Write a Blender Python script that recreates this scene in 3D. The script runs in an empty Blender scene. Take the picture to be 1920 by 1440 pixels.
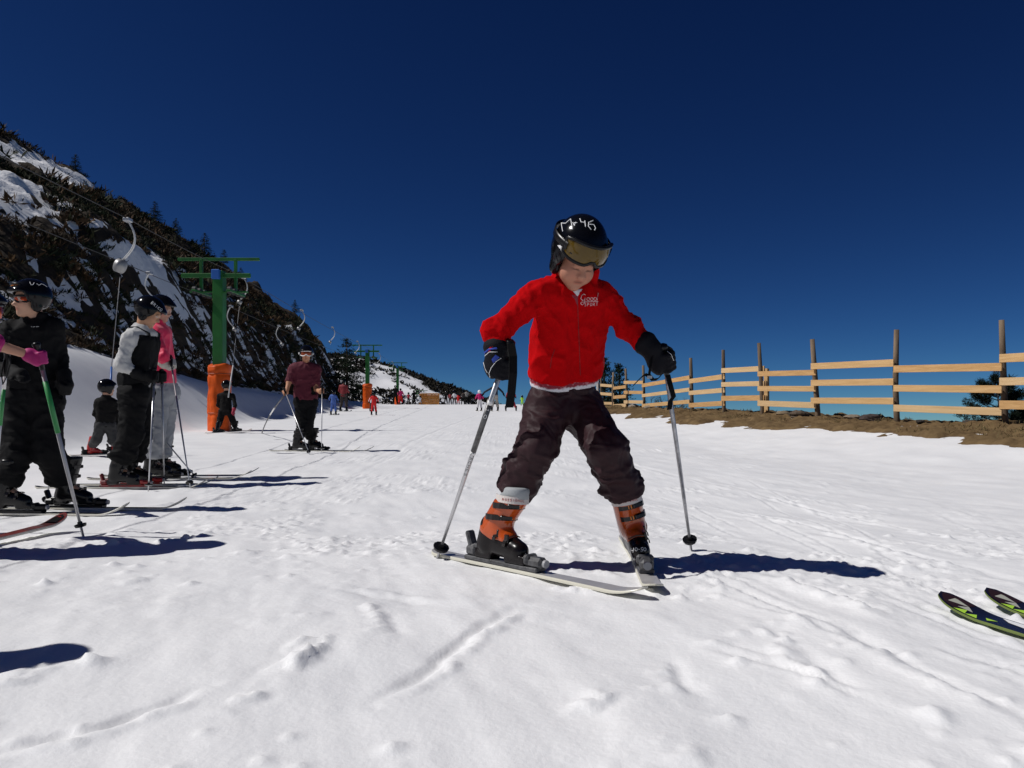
import bpy, bmesh, math, random
import numpy as np
from mathutils import Vector, Matrix
from mathutils.bvhtree import BVHTree

# ------------------------------------------------------------------ camera, sky, sun, exposure
SC = bpy.context.scene
COL = SC.collection
F, HC, HOR = 1478.0, 0.72, 750.0            # focal length in photo pixels, camera height, horizon row
cam = bpy.data.cameras.new('camera'); cam_o = bpy.data.objects.new('camera', cam); COL.objects.link(cam_o)
cam.sensor_width = 36.0; cam.lens = 36.0*F/1920.0; cam.shift_y = 30.0/1920.0
cam.clip_start = 0.05; cam.clip_end = 2000.0
cam_o.location = (0, 0, HC); cam_o.rotation_euler = (math.radians(90), 0, 0)
SC.camera = cam_o
SUN_EL = math.radians(49.5); SUN_AZ = math.radians(263)      # azimuth clockwise from +Y
to_sun = Vector((math.sin(SUN_AZ)*math.cos(SUN_EL), math.cos(SUN_AZ)*math.cos(SUN_EL), math.sin(SUN_EL)))
W = bpy.data.worlds.new('World'); SC.world = W; W.use_nodes = True
nt = W.node_tree; nt.nodes.clear()
sky = nt.nodes.new('ShaderNodeTexSky'); sky.sky_type = 'NISHITA'; sky.sun_disc = False
sky.sun_elevation = SUN_EL; sky.sun_rotation = SUN_AZ
sky.altitude = 4500; sky.air_density = 0.8; sky.dust_density = 0.0; sky.ozone_density = 6.0
bg = nt.nodes.new('ShaderNodeBackground'); bg.inputs['Strength'].default_value = 0.1
wo = nt.nodes.new('ShaderNodeOutputWorld')
# thin, very clear mountain air: the sky's own colour taken a little deeper, channel by channel
tcw = nt.nodes.new('ShaderNodeTexCoord'); mpw = nt.nodes.new('ShaderNodeMapping'); mpw.vector_type = 'POINT'
mpw.inputs['Rotation'].default_value = (math.radians(1.6), 0, 0)
nt.links.new(tcw.outputs['Generated'], mpw.inputs[0]); nt.links.new(mpw.outputs[0], sky.inputs[0])
sep = nt.nodes.new('ShaderNodeSeparateColor'); cmb = nt.nodes.new('ShaderNodeCombineColor'); nt.links.new(sky.outputs[0], sep.inputs[0])
for i, (g, c) in enumerate(((1.6, 9.0), (1.5, 10.2), (1.25, 8.3))):
    a = nt.nodes.new('ShaderNodeMath'); a.operation = 'MULTIPLY'; a.inputs[1].default_value = .075
    p_ = nt.nodes.new('ShaderNodeMath'); p_.operation = 'POWER'; p_.inputs[1].default_value = g
    q_ = nt.nodes.new('ShaderNodeMath'); q_.operation = 'MULTIPLY'; q_.inputs[1].default_value = c
    nt.links.new(sep.outputs[i], a.inputs[0]); nt.links.new(a.outputs[0], p_.inputs[0]); nt.links.new(p_.outputs[0], q_.inputs[0]); nt.links.new(q_.outputs[0], cmb.inputs[i])
nt.links.new(cmb.outputs[0], bg.inputs[0]); nt.links.new(bg.outputs[0], wo.inputs[0])
sun = bpy.data.lights.new('sun', 'SUN'); sun.energy = 4.2; sun.angle = math.radians(0.5); sun.color = (1.0, 0.972, 0.945)
sun_o = bpy.data.objects.new('sun', sun); COL.objects.link(sun_o)
sun_o.rotation_euler = (-to_sun).to_track_quat('-Z', 'Y').to_euler(); sun_o.location = (-20, -5, 30)
SC.view_settings.view_transform = 'Standard'; SC.view_settings.look = 'None'
SC.view_settings.exposure = -0.26; SC.view_settings.gamma = 1.0; SC.view_settings.use_curve_mapping = False

rng = np.random.default_rng(7); random.seed(7)

# ------------------------------------------------------------------ small helpers
def P(u, v, d):                                  # a point d metres in front, seen at photo pixel (u, v)
    return np.array([(u-960.0)/F*d, d, HC+(HOR-v)/F*d])
def sstep(a, b, x):
    t = np.clip((x-a)/(b-a), 0, 1); return t*t*(3-2*t)
def _h(ix, iy, iz):
    n = (ix.astype(np.int64)*374761393 + iy.astype(np.int64)*668265263 + iz.astype(np.int64)*2147483647) & 0xffffffff
    n = ((n ^ (n >> 13))*1274126177) & 0xffffffff
    n = ((n ^ (n >> 16))*2246822519) & 0xffffffff
    return ((n ^ (n >> 15)) & 0xffff)/65535.0
def noise3(p):                                   # value noise, -1..1
    p = np.asarray(p, float); i = np.floor(p); f = p-i; f = f*f*(3-2*f); i = i.astype(np.int64)
    r = 0
    for dx in (0, 1):
        for dy in (0, 1):
            for dz in (0, 1):
                w = (f[..., 0] if dx else 1-f[..., 0])*(f[..., 1] if dy else 1-f[..., 1])*(f[..., 2] if dz else 1-f[..., 2])
                r = r+w*_h(i[..., 0]+dx, i[..., 1]+dy, i[..., 2]+dz)
    return r*2-1
def noise2(x, y, s=1.0, seed=0):
    x = np.asarray(x, float); y = np.asarray(y, float)
    xx = x*s+seed*17.3; yy = y*s-seed*9.1
    ix = np.floor(xx); iy = np.floor(yy); fx = xx-ix; fy = yy-iy
    fx = fx*fx*fx*(fx*(fx*6-15)+10); fy = fy*fy*fy*(fy*(fy*6-15)+10)
    ix = ix.astype(np.int64); iy = iy.astype(np.int64); z = np.full_like(ix, seed)
    a = _h(ix, iy, z); b = _h(ix+1, iy, z); c = _h(ix, iy+1, z); d = _h(ix+1, iy+1, z)
    return (a*(1-fx)*(1-fy)+b*fx*(1-fy)+c*(1-fx)*fy+d*fx*fy)*2-1
def fbm2(x, y, s, o=4, seed=0, g=0.5):
    r = 0; a = 1.0
    for k in range(o):
        r = r+a*noise2(x, y, s*2.03**k, seed+k); a *= g
    return r

def tag(o, label=None, cat=None, group=None, kind=None):
    if label: o['label'] = label
    if cat: o['category'] = cat
    if group: o['group'] = group
    if kind: o['kind'] = kind
    return o
def empty(name, loc, label=None, cat=None, group=None):
    o = bpy.data.objects.new(name, None); COL.objects.link(o); o.location = Vector(loc); o.empty_display_size = 0.1
    return tag(o, label, cat, group)
def link(name, me, mats=None, parent=None, smooth=True):
    o = bpy.data.objects.new(name, me); COL.objects.link(o)
    if mats is not None:
        for m in (mats if isinstance(mats, (list, tuple)) else [mats]): me.materials.append(m)
    if smooth and len(me.polygons): me.polygons.foreach_set('use_smooth', [True]*len(me.polygons))
    if parent is not None: attach(o, parent)
    return o
def wloc(o):
    m = Vector((0, 0, 0))
    while o is not None: m = m+o.location; o = o.parent
    return m
def attach(o, parent):                           # keep world-space vertices while parenting (roots carry translation only)
    o.parent = parent; o.location = o.location-wloc(parent)
def mesh(name, V, Fc, mats=None, parent=None, smooth=True, mi=None):
    me = bpy.data.meshes.new(name)
    if isinstance(Fc, np.ndarray):
        V = np.asarray(V, np.float32); n = Fc.shape[1]
        me.vertices.add(len(V)); me.vertices.foreach_set('co', V.ravel())
        me.loops.add(Fc.size); me.loops.foreach_set('vertex_index', Fc.astype(np.int32).ravel())
        me.polygons.add(len(Fc)); me.polygons.foreach_set('loop_start', np.arange(0, Fc.size, n, dtype=np.int32))
        try: me.polygons.foreach_set('loop_total', np.full(len(Fc), n, np.int32))
        except Exception: pass
        me.update(calc_edges=True); me.validate()
    else:
        me.from_pydata([tuple(map(float, v)) for v in V], [], [tuple(map(int, f)) for f in Fc]); me.update()
    o = link(name, me, mats, parent, smooth)
    if mi is not None: me.polygons.foreach_set('material_index', np.asarray(mi, np.int32))
    return o
def color_attr(o, name, cols):
    a = o.data.color_attributes.new(name, 'FLOAT_COLOR', 'POINT')
    c = np.ones((len(o.data.vertices), 4), np.float32); c[:, :cols.shape[1]] = cols
    a.data.foreach_set('color', c.ravel())
def float_attr(o, name, vals):
    a = o.data.attributes.new(name, 'FLOAT', 'POINT'); a.data.foreach_set('value', np.asarray(vals, np.float32))

class MB:                                        # collects simple solids into one mesh
    def __init__(s): s.v = []; s.f = []
    def add(s, V, Fc):
        n = len(s.v); s.v += [tuple(map(float, v)) for v in V]; s.f += [tuple(int(i)+n for i in f) for f in Fc]; return s
    def box(s, c, half, R=None, bev=0.12):
        c = np.array(c, float); half = np.array(half, float); b = min(half)*bev*2
        V = []; 
        for sx in (-1, 1):
            for sy in (-1, 1):
                for sz in (-1, 1):
                    q = np.array([sx, sy, sz], float)
                    for ax in range(3):
                        w = half*q; 
                        for k in range(3):
                            if k != ax: w[k] -= b*q[k]
                        V.append(w)
        def idx(sx, sy, sz, ax): return (((sx > 0)*2+(sy > 0))*2+(sz > 0))*3+ax
        Fc = []
        for ax in range(3):
            a1, a2 = [k for k in range(3) if k != ax]
            for sg in (-1, 1):
                q = []
                for (p1, p2) in ((-1, -1), (1, -1), (1, 1), (-1, 1)):
                    t = [0, 0, 0]; t[ax] = sg; t[a1] = p1; t[a2] = p2; q.append(idx(*t, ax))
                if (sg > 0) == (ax == 1): q = q[::-1]
                Fc.append(q)
        for ax in range(3):                      # chamfers along axis ax
            a1, a2 = [k for k in range(3) if k != ax]
            for p1 in (-1, 1):
                for p2 in (-1, 1):
                    q = []
                    for (sg, fa) in ((-1, a1), (1, a1), (1, a2), (-1, a2)):
                        t = [0, 0, 0]; t[ax] = sg; t[a1] = p1; t[a2] = p2; q.append(idx(*t, fa))
                    Fc.append(q)
        for sx in (-1, 1):
            for sy in (-1, 1):
                for sz in (-1, 1): Fc.append([idx(sx, sy, sz, k) for k in range(3)])
        V = np.array(V)
        if R is not None: V = V@np.array(R).T
        return s.add(V+c, Fc)
    def tube(s, pts, r, n=8, cap=True, flat=1.0):
        pts = [np.array(p, float) for p in pts]; m = len(pts)
        rr = r if hasattr(r, '__len__') else [r]*m
        V = []; up = None
        for i in range(m):
            t = pts[min(i+1, m-1)]-pts[max(i-1, 0)]; t = t/(np.linalg.norm(t)+1e-9)
            if up is None:
                up = np.array([0, 0, 1.0]) if abs(t[2]) < 0.9 else np.array([1.0, 0, 0])
            a = np.cross(t, up); a /= np.linalg.norm(a)+1e-9; b = np.cross(a, t); up = b
            for k in range(n):
                th = 2*math.pi*k/n; V.append(pts[i]+rr[i]*(math.cos(th)*a+flat*math.sin(th)*b))
        Fc = [(i*n+k, i*n+(k+1) % n, (i+1)*n+(k+1) % n, (i+1)*n+k) for i in range(m-1) for k in range(n)]
        if cap: Fc += [tuple(range(n))[::-1], tuple((m-1)*n+k for k in range(n))]
        return s.add(V, Fc)
    def ball(s, c, rad, R=None, nu=12, nv=8, bump=0.0, seed=0):
        rad = np.array(rad if hasattr(rad, '__len__') else [rad]*3, float); V = []
        for j in range(nv+1):
            ph = math.pi*j/nv
            for i in range(nu):
                th = 2*math.pi*i/nu; V.append([math.sin(ph)*math.cos(th), math.sin(ph)*math.sin(th), math.cos(ph)])
        V = np.array(V)
        if bump: V = V*(1+bump*noise3(V*1.7+seed*5.3)+0.5*bump*noise3(V*4+seed*3.1))[:, None]
        V = V*rad
        if R is not None: V = V@np.array(R).T
        Fc = [(j*nu+i, (j+1)*nu+i, (j+1)*nu+(i+1) % nu, j*nu+(i+1) % nu) for j in range(nv) for i in range(nu)]
        return s.add(V+np.array(c), Fc)
    def ribbon(s, pts, w, t=0.0015, side=(1, 0, 0)):
        side = np.array(side, float); V = []; m = len(pts)
        for i in range(m):
            p = np.array(pts[i], float); tg = np.array(pts[min(i+1, m-1)], float)-np.array(pts[max(i-1, 0)], float)
            nn = np.cross(tg, side); nn /= np.linalg.norm(nn)+1e-9
            for (a, b) in ((-1, -1), (1, -1), (1, 1), (-1, 1)): V.append(p+side*a*w/2+nn*b*t/2)
        Fc = [(i*4+k, i*4+(k+1) % 4, i*4+4+(k+1) % 4, i*4+4+k) for i in range(m-1) for k in range(4)]
        Fc += [(3, 2, 1, 0), tuple((m-1)*4+k for k in range(4))]
        return s.add(V, Fc)
    def build(s, name, mat, parent=None, smooth=False):
        o = mesh(name, s.v, s.f, mat, parent, smooth)
        bm = bmesh.new(); bm.from_mesh(o.data); bmesh.ops.recalc_face_normals(bm, faces=bm.faces); bm.to_mesh(o.data); bm.free()
        if smooth:
            o.data.polygons.foreach_set('use_smooth', [True]*len(o.data.polygons))
        return o

# ------------------------------------------------------------------ implicit surfaces: smooth union of tapered limbs, meshed by surface nets
def rotm(yaw=0, pitch=0, roll=0):                # yaw about Z (left+), pitch nods down, roll tips to the person's left; rest pose faces -Y
    return np.array((Matrix.Rotation(math.radians(yaw), 3, 'Z') @ Matrix.Rotation(math.radians(pitch), 3, 'X') @ Matrix.Rotation(math.radians(roll), 3, 'Y')))
class SDF:
    def __init__(s, k=0.03): s.p = []; s.k = k
    def cone(s, a, b, ra, rb, k=None, op='u'):
        a = np.array(a, float); b = np.array(b, float); m = max(ra, rb)
        s.p.append((op, k, np.minimum(a, b)-m, np.maximum(a, b)+m, ('c', a, b, ra, rb))); return s
    def ell(s, c, r, R=None, k=None, op='u'):
        c = np.array(c, float); r = np.array(r if hasattr(r, '__len__') else [r]*3, float)
        m = np.full(3, r.max()) if R is not None else r
        s.p.append((op, k, c-m, c+m, ('e', c, r, None if R is None else np.array(R)))); return s
    def box(s, c, h, rad=0.0, R=None, k=None, op='u'):
        c = np.array(c, float); h = np.array(h, float); m = np.full(3, np.linalg.norm(h)+rad) if R is not None else h+rad
        s.p.append((op, k, c-m, c+m, ('b', c, h, rad, None if R is None else np.array(R)))); return s
    @staticmethod
    def ev(q, X):
        if q[0] == 'c':
            _, a, b, ra, rb = q; ba = b-a; pa = X-a; h = np.clip((pa@ba)/(ba@ba+1e-12), 0, 1)
            return np.linalg.norm(pa-h[..., None]*ba, axis=-1)-(ra+(rb-ra)*h)
        if q[0] == 'e':
            _, c, r, R = q; x = X-c
            if R is not None: x = x@R
            k0 = np.linalg.norm(x/r, axis=-1); k1 = np.linalg.norm(x/(r*r), axis=-1)+1e-9
            return np.where(k0 < 1e-4, -r.min(), k0*(k0-1)/k1)
        _, c, h, rad, R = q; x = X-c
        if R is not None: x = x@R
        y = np.abs(x)-h
        return np.linalg.norm(np.maximum(y, 0), axis=-1)+np.minimum(y.max(-1), 0)-rad
    def mesh(s, vox, smooth=1):
        adds = [p for p in s.p if p[0] == 'u']
        lo = np.min([p[2] for p in adds], 0)-3*vox-s.k; hi = np.max([p[3] for p in adds], 0)+3*vox+s.k
        n = np.ceil((hi-lo)/vox).astype(int)+1
        D = np.full(n, 0.5, np.float32)
        ax = [lo[i]+vox*np.arange(n[i]) for i in range(3)]
        for op, k, a, b, q in s.p:
            k = s.k if k is None else k
            mg = k+3*vox
            i0 = np.clip(np.floor((a-mg-lo)/vox).astype(int), 0, n); i1 = np.clip(np.ceil((b+mg-lo)/vox).astype(int)+1, 0, n)
            if (i1 <= i0).any(): continue
            X = np.stack(np.meshgrid(*[ax[i][i0[i]:i1[i]] for i in range(3)], indexing='ij'), -1)
            d = s.ev(q, X); sl = tuple(slice(i0[i], i1[i]) for i in range(3)); o = D[sl]
            kk = max(k, 1e-4)
            if op == 'u':
                h = np.maximum(kk-np.abs(o-d), 0)/kk; D[sl] = np.minimum(o, d)-h*h*kk*0.25
            else:
                d = -d; h = np.maximum(kk-np.abs(o-d), 0)/kk; D[sl] = np.maximum(o, d)+h*h*kk*0.25
        ins = D < 0
        c = np.zeros(n-1, np.int8)
        for dx in (0, 1):
            for dy in (0, 1):
                for dz in (0, 1): c += ins[dx:n[0]-1+dx, dy:n[1]-1+dy, dz:n[2]-1+dz]
        act = np.argwhere((c > 0) & (c < 8))
        idm = np.full(n-1, -1, np.int64); idm[tuple(act.T)] = np.arange(len(act))
        acc = np.zeros((len(act), 3)); cnt = np.zeros(len(act))
        cor = [(x, y, z) for x in (0, 1) for y in (0, 1) for z in (0, 1)]
        for e0 in cor:
            for axi in range(3):
                if e0[axi]: continue
                e1 = list(e0); e1[axi] = 1
                d0 = D[tuple((act+e0).T)]; d1 = D[tuple((act+np.array(e1)).T)]
                m = (d0 < 0) != (d1 < 0)
                t = np.where(m, d0/(d0-d1+1e-12), 0)
                pt = np.tile(np.array(e0, float), (len(act), 1)); pt[:, axi] += t
                acc[m] += pt[m]; cnt[m] += 1
        V = lo+vox*(act+acc/np.maximum(cnt, 1)[:, None])
        Q = []
        for axi in range(3):
            a1, a2 = (axi+1) % 3, (axi+2) % 3
            sl0 = [slice(1, n[i]-1) for i in range(3)]; sl1 = list(sl0)
            sl0[axi] = slice(0, n[axi]-1); sl1[axi] = slice(1, n[axi])
            A = ins[tuple(sl0)]; B = ins[tuple(sl1)]
            e = np.argwhere(A != B); fl = A[tuple(e.T)]
            off = np.ones(3, int); off[axi] = 0; e = e+off
            def cell(o1, o2):
                x = e.copy(); x[:, a1] -= o1; x[:, a2] -= o2; return idm[tuple(x.T)]
            q = np.stack([cell(1, 1), cell(0, 1), cell(0, 0), cell(1, 0)], 1)
            q[~fl] = q[~fl][:, ::-1]; Q.append(q)
        Q = np.concatenate(Q); Q = Q[(Q >= 0).all(1)]
        for _ in range(smooth):
            S = np.zeros_like(V); C = np.zeros(len(V))
            for a in range(4):
                b = (a+1) % 4
                np.add.at(S, Q[:, a], V[Q[:, b]]); np.add.at(C, Q[:, a], 1)
                np.add.at(S, Q[:, b], V[Q[:, a]]); np.add.at(C, Q[:, b], 1)
            V = 0.5*V+0.5*S/np.maximum(C, 1)[:, None]
        return V, Q
def vnormals(V, Q):
    n = np.cross(V[Q[:, 2]]-V[Q[:, 0]], V[Q[:, 3]]-V[Q[:, 1]]); N = np.zeros_like(V)
    for k in range(4): np.add.at(N, Q[:, k], n)
    return N/(np.linalg.norm(N, axis=1)[:, None]+1e-12)
def cloth_folds(V, Q, amp, size, seed=0, stretch=(1, 1, 2.2)):
    """irregular soft creases, finer across than along"""
    N = vnormals(V, Q); p = V/np.array(stretch)/size+seed*3.7
    w = p+0.9*np.stack([noise3(p*0.7+11), noise3(p*0.7+23), noise3(p*0.7+37)], -1)
    r = 1-np.abs(noise3(w)); r2 = 1-np.abs(noise3(w*2.1+5))
    return V+N*(amp*(r*r-0.4)+0.4*amp*(r2*r2-0.4))[:, None]

# ------------------------------------------------------------------ materials
MATS = {}
def mat(name, col, rough=0.6, metal=0.0, var=0.0, vscale=8.0, bump=0.0, bscale=60.0, sheen=0.0, coat=0.0, spec=0.5, attr=None, alpha=None, trans=0.0, col2=None, stretch=None):
    if name in MATS: return MATS[name]
    m = bpy.data.materials.new(name); m.use_nodes = True; t = m.node_tree; b = t.nodes['Principled BSDF']; MATS[name] = m
    b.inputs['Base Color'].default_value = (*col, 1); b.inputs['Roughness'].default_value = rough; b.inputs['Metallic'].default_value = metal
    b.inputs['Specular IOR Level'].default_value = spec
    b.inputs['Sheen Weight'].default_value = sheen; b.inputs['Coat Weight'].default_value = coat; b.inputs['Coat Roughness'].default_value = 0.08
    b.inputs['Transmission Weight'].default_value = trans
    tc = t.nodes.new('ShaderNodeTexCoord'); src = tc.outputs['Object']
    if stretch:
        mp = t.nodes.new('ShaderNodeMapping'); mp.inputs['Scale'].default_value = stretch; t.links.new(src, mp.inputs[0]); src = mp.outputs[0]
    csrc = None
    if attr:
        a = t.nodes.new('ShaderNodeAttribute'); a.attribute_name = attr; csrc = a.outputs['Color']
        t.links.new(csrc, b.inputs['Base Color'])
    if var or col2:
        n = t.nodes.new('ShaderNodeTexNoise'); n.inputs['Scale'].default_value = vscale; n.inputs['Detail'].default_value = 6; n.inputs['Roughness'].default_value = 0.65
        t.links.new(src, n.inputs['Vector'])
        r = t.nodes.new('ShaderNodeValToRGB'); r.color_ramp.elements[0].position = 0.3; r.color_ramp.elements[1].position = 0.7
        c2 = col2 if col2 else tuple(min(1, c*(1+var)) for c in col)
        c1 = tuple(c*(1-var) for c in col) if not col2 else col
        r.color_ramp.elements[0].color = (*c1, 1); r.color_ramp.elements[1].color = (*c2, 1)
        t.links.new(n.outputs['Fac'], r.inputs[0])
        if csrc:
            mx = t.nodes.new('ShaderNodeMix'); mx.data_type = 'RGBA'; mx.blend_type = 'MULTIPLY'; mx.inputs[0].default_value = 1
            t.links.new(csrc, mx.inputs[6]); t.links.new(r.outputs[0], mx.inputs[7]); t.links.new(mx.outputs[2], b.inputs['Base Color'])
        else: t.links.new(r.outputs[0], b.inputs['Base Color'])
    if bump:
        n2 = t.nodes.new('ShaderNodeTexNoise'); n2.inputs['Scale'].default_value = bscale; n2.inputs['Detail'].default_value = 5
        t.links.new(src, n2.inputs['Vector'])
        bp = t.nodes.new('ShaderNodeBump'); bp.inputs['Strength'].default_value = bump; bp.inputs['Distance'].default_value = 0.01
        t.links.new(n2.outputs['Fac'], bp.inputs['Height']); t.links.new(bp.outputs[0], b.inputs['Normal'])
    return m
# ------------------------------------------------------------------ terrain shape
_ys = np.linspace(-40, 320, 1441)
_zs = np.interp(_ys, [-40, 0, 2, 3.3, 5, 7, 13, 20, 35, 55, 85, 100, 130, 320], [-.3, 0, .01, .03, -.04, -.07, -.13, -.06, 0, .13, .25, .1, -5, -40])
_zs = np.convolve(np.pad(_zs, 3, mode='edge'), np.ones(7)/7, mode='valid')
def prof(y): return np.interp(y, _ys, _zs)
def xfence(y): return np.maximum(7.7-(y-12.4)*0.178, 3.6)
def xtoe(y): return np.interp(y, [0, 10, 13, 20, 54, 90], [-6.5, -7.0, -7.3, -8.1, -10.8, -13])
def xbase(y): return np.interp(y, [0, 13, 20, 30, 52, 90], [-10.5, -10.9, -11.2, -11.4, -12.7, -15])
def zbank(y): return np.interp(y, [0, 20, 25, 30, 52, 90], [2.3, 2.07, 1.7, 1.33, .72, .5])
def T(x, y):
    x = np.asarray(x, float); y = np.asarray(y, float)
    z = prof(y)
    xf = xfence(y)
    z = z+0.40*sstep(xf-4.5, xf, x)*sstep(4, 12, y)*(1-sstep(34, 48, y))
    z = z-0.9*np.maximum(0, x-xf-0.5)**1.2*sstep(6, 10, y)
    xt, xb = xtoe(y), xbase(y)
    t = np.clip((xt-x)/(xt-xb), 0, 1)
    z = z+(zbank(y)-z)*(0.35*t+0.65*t*t*(3-2*t))*(1-sstep(70, 90, y))
    q = np.maximum(0, xb-x)
    e = (x+13)*.854+(y-65)*.518
    h = 0.71*q+(2.8*sstep(19, 31, y)-.9*(1-sstep(12, 24, y)))*sstep(0, 3.6, q)-1.9*np.maximum(0, e+2.0*noise2(x, y, .23, 3))-1.4*np.maximum(0, -31-x)
    h = np.maximum(h, 0)
    h = h+(0.55*fbm2(x, y, .35, 4, 5)+0.15)*sstep(0, 3, h)
    return z+h
def hit(u, v, dmax=140.0, d0=0.6, n=4000):
    """where the line of sight through a photo pixel meets the terrain"""
    d = np.geomspace(d0, dmax, n); k = (u-960)/F; s = (HOR-v)/F
    b = (HC+s*d) <= T(k*d, d)
    i = int(np.argmax(b)) if b.any() else n-1
    dd = d[i]
    return np.array([k*dd, dd, float(T(k*dd, dd))])
def onground(x, y): return np.array([x, y, float(T(x, y))])

# ------------------------------------------------------------------ snow slope (one sheet, finer close to the camera)
def axis_pts(lo, hi, dense_lo, dense_hi, step, ratio):
    a = list(np.arange(dense_lo, dense_hi, step)); s = step; x = a[-1]
    while x < hi: s *= ratio; x += s; a.append(x)
    s = step; x = dense_lo; b = []
    while x > lo: s *= ratio; x -= s; b.append(x)
    return np.array(b[::-1]+a)
gx = axis_pts(-17, 60, -2.3, 2.5, 0.0125, 1.030)
gy = axis_pts(-12, 180, 1.3, 4.3, 0.0125, 1.022)
GX, GY = np.meshgrid(gx, gy)
GZ = T(GX, GY)
near = 1-sstep(9, 40, GY)
flat = 1-sstep(0, 2.0, xtoe(GY)-GX-1.5)
aniso_x = GX+0.30*GY                            # tracks run away to the left
det = 0.014*fbm2(GX, GY, 1.1, 3, 20)
det += 0.006*fbm2(aniso_x*2.2, GY*0.5, 2.2, 3, 30)
det += 0.0035*fbm2(GX, GY, 9, 3, 40)*(0.5+0.5*sstep(-.2, .5, fbm2(GX, GY, .8, 2, 44)))
rough = sstep(0.15, 0.75, fbm2(GX, GY, 1.3, 3, 50))     # patches of churned snow
lum = np.maximum(0, fbm2(GX, GY, 22, 3, 60)-0.05)
det += 0.013*rough*lum
GZ = GZ+det*(0.25+0.75*near)
def ridge(pix, width, height, groove=0.0, lump=0.6, seed=0, side=1):
    pts = [hit(u, v)[:2] for (u, v) in pix]; A = np.array(pts); m = 4*width+0.05
    i0, i1 = np.searchsorted(gx, [A[:, 0].min()-m, A[:, 0].max()+m]); j0, j1 = np.searchsorted(gy, [A[:, 1].min()-m, A[:, 1].max()+m])
    X = GX[j0:j1, i0:i1]; Y = GY[j0:j1, i0:i1]
    if X.size == 0: return
    best = np.full(X.shape, 9.0); sg = np.zeros(X.shape); run = np.zeros(X.shape); acc = 0
    for (a, b) in zip(pts[:-1], pts[1:]):
        ba = b-a; L = np.linalg.norm(ba); t = ((X-a[0])*ba[0]+(Y-a[1])*ba[1])/(L*L); tc = np.clip(t, 0, 1)
        dist = np.hypot(X-a[0]-tc*ba[0], Y-a[1]-tc*ba[1])
        s_ = np.sign((X-a[0])*ba[1]-(Y-a[1])*ba[0])*side
        k = dist < best; best = np.where(k, dist, best); sg = np.where(k, s_, sg); run = np.where(k, acc+tc*L, run); acc += L
    fade = sstep(0, .25, run/acc)*(1-sstep(.75, 1, run/acc))*.75+.25
    sd = best*sg+0.45*width*fbm2(X, Y, .45/width, 2, seed+2)
    w = (1-lump)+lump*np.clip(0.35+0.75*fbm2(X, Y, 0.55/width, 4, seed+70, .6), 0, 1.2)
    w = w*(1+lump*.22*fbm2(X, Y, 1.6/width, 2, seed+90))
    GZ[j0:j1, i0:i1] += fade*(height*w*np.exp(-np.abs(sd/width)**2.6)-groove*np.exp(-((sd+1.7*width)/(0.8*width))**2))*np.exp(-np.maximum(0, best-2.5*width)/width)
ridge([(1330, 948), (1480, 985), (1640, 1030), (1900, 1098)], .035, 0.0144, .010, .7, 1)
ridge([(1400, 925), (1560, 965), (1900, 1040)], .03, 0.0101, .008, .7, 2)
ridge([(1425, 1085), (1540, 1125), (1665, 1172)], .035, 0.0158, .010, .6, 3)
ridge([(1540, 1180), (1680, 1260), (1900, 1370)], .03, 0.0115, .010, .6, 4)
ridge([(1400, 1170), (1480, 1240), (1560, 1320)], .035, 0.0122, .006, .9, 5)
ridge([(1210, 1230), (1280, 1310)], .03, 0.0101, .008, .8, 6)
ridge([(1130, 860), (1300, 905), (1500, 940)], .05, 0.0086, .006, .8, 7)
ridge([(985, 1145), (900, 1195), (815, 1265), (730, 1310)], .026, 0.0144, .016, .7, 8, -1)
ridge([(390, 1292), (330, 1325), (200, 1370), (0, 1420)], .024, 0.0115, .016, .5, 9, -1)
ridge([(600, 1185), (570, 1235), (500, 1282)], .042, .036, .006, .95, 10, -1)
ridge([(1150, 1300), (1085, 1330)], .030, 0.0187, .006, .9, 11)
ridge([(690, 1130), (720, 1195)], .035, 0.0158, .004, .95, 12)
ridge([(480, 1295), (450, 1315)], .028, 0.0187, .004, .9, 13)
ridge([(-60, 1300), (0, 1282), (60, 1262), (130, 1246), (215, 1240)], .038, .028, .0, .75, 14)
ridge([(150, 1032), (260, 1022), (420, 1008)], .025, 0.0252, .0, .95, 15)
ridge([(380, 1010), (398, 1007)], .022, 0.0396, .0, .5, 16)
ridge([(1315, 1058), (1365, 1052)], .020, 0.0245, .0, .9, 17)
ridge([(1000, 1075), (1120, 1080), (1180, 1085)], .030, 0.0144, .0, .9, 18)
ridge([(1030, 1100), (1120, 1112)], .035, 0.0158, .0, .9, 25)
ridge([(600, 905), (300, 950), (0, 985)], .03, 0.0058, .006, .6, 19)
ridge([(520, 935), (300, 962)], .03, 0.0130, .0, .9, 20)
ridge([(760, 790), (620, 840), (380, 890)], .05, 0.0029, .009, .4, 21)
ridge([(900, 775), (760, 830), (640, 900), (560, 960)], .05, 0.0029, .007, .4, 22)
ridge([(840, 1130), (640, 1100)], .03, 0.0072, .006, .8, 23)
ridge([(1750, 1230), (1900, 1275)], .03, 0.0086, .008, .7, 24)
g_ = np.random.default_rng(21)
for k in range(18):                              # faint old ski tracks crossing the slope, in pairs
    u0 = g_.uniform(1000, 1900); v0 = g_.uniform(850, 1250); a_ = g_.uniform(.15, .5); L_ = g_.uniform(140, 420); u1 = u0+L_; v1 = v0+L_*a_
    if not (800 < v1 < 1430): continue
    um, vm = (u0+u1)/2, (v0+v1)/2+g_.uniform(-12, 12)
    for dv in (0, g_.uniform(14, 30)): ridge([(u0, v0+dv), (um, vm+dv), (u1, v1+dv)], .014, .0035, .0045, .5, 200+k)
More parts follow.
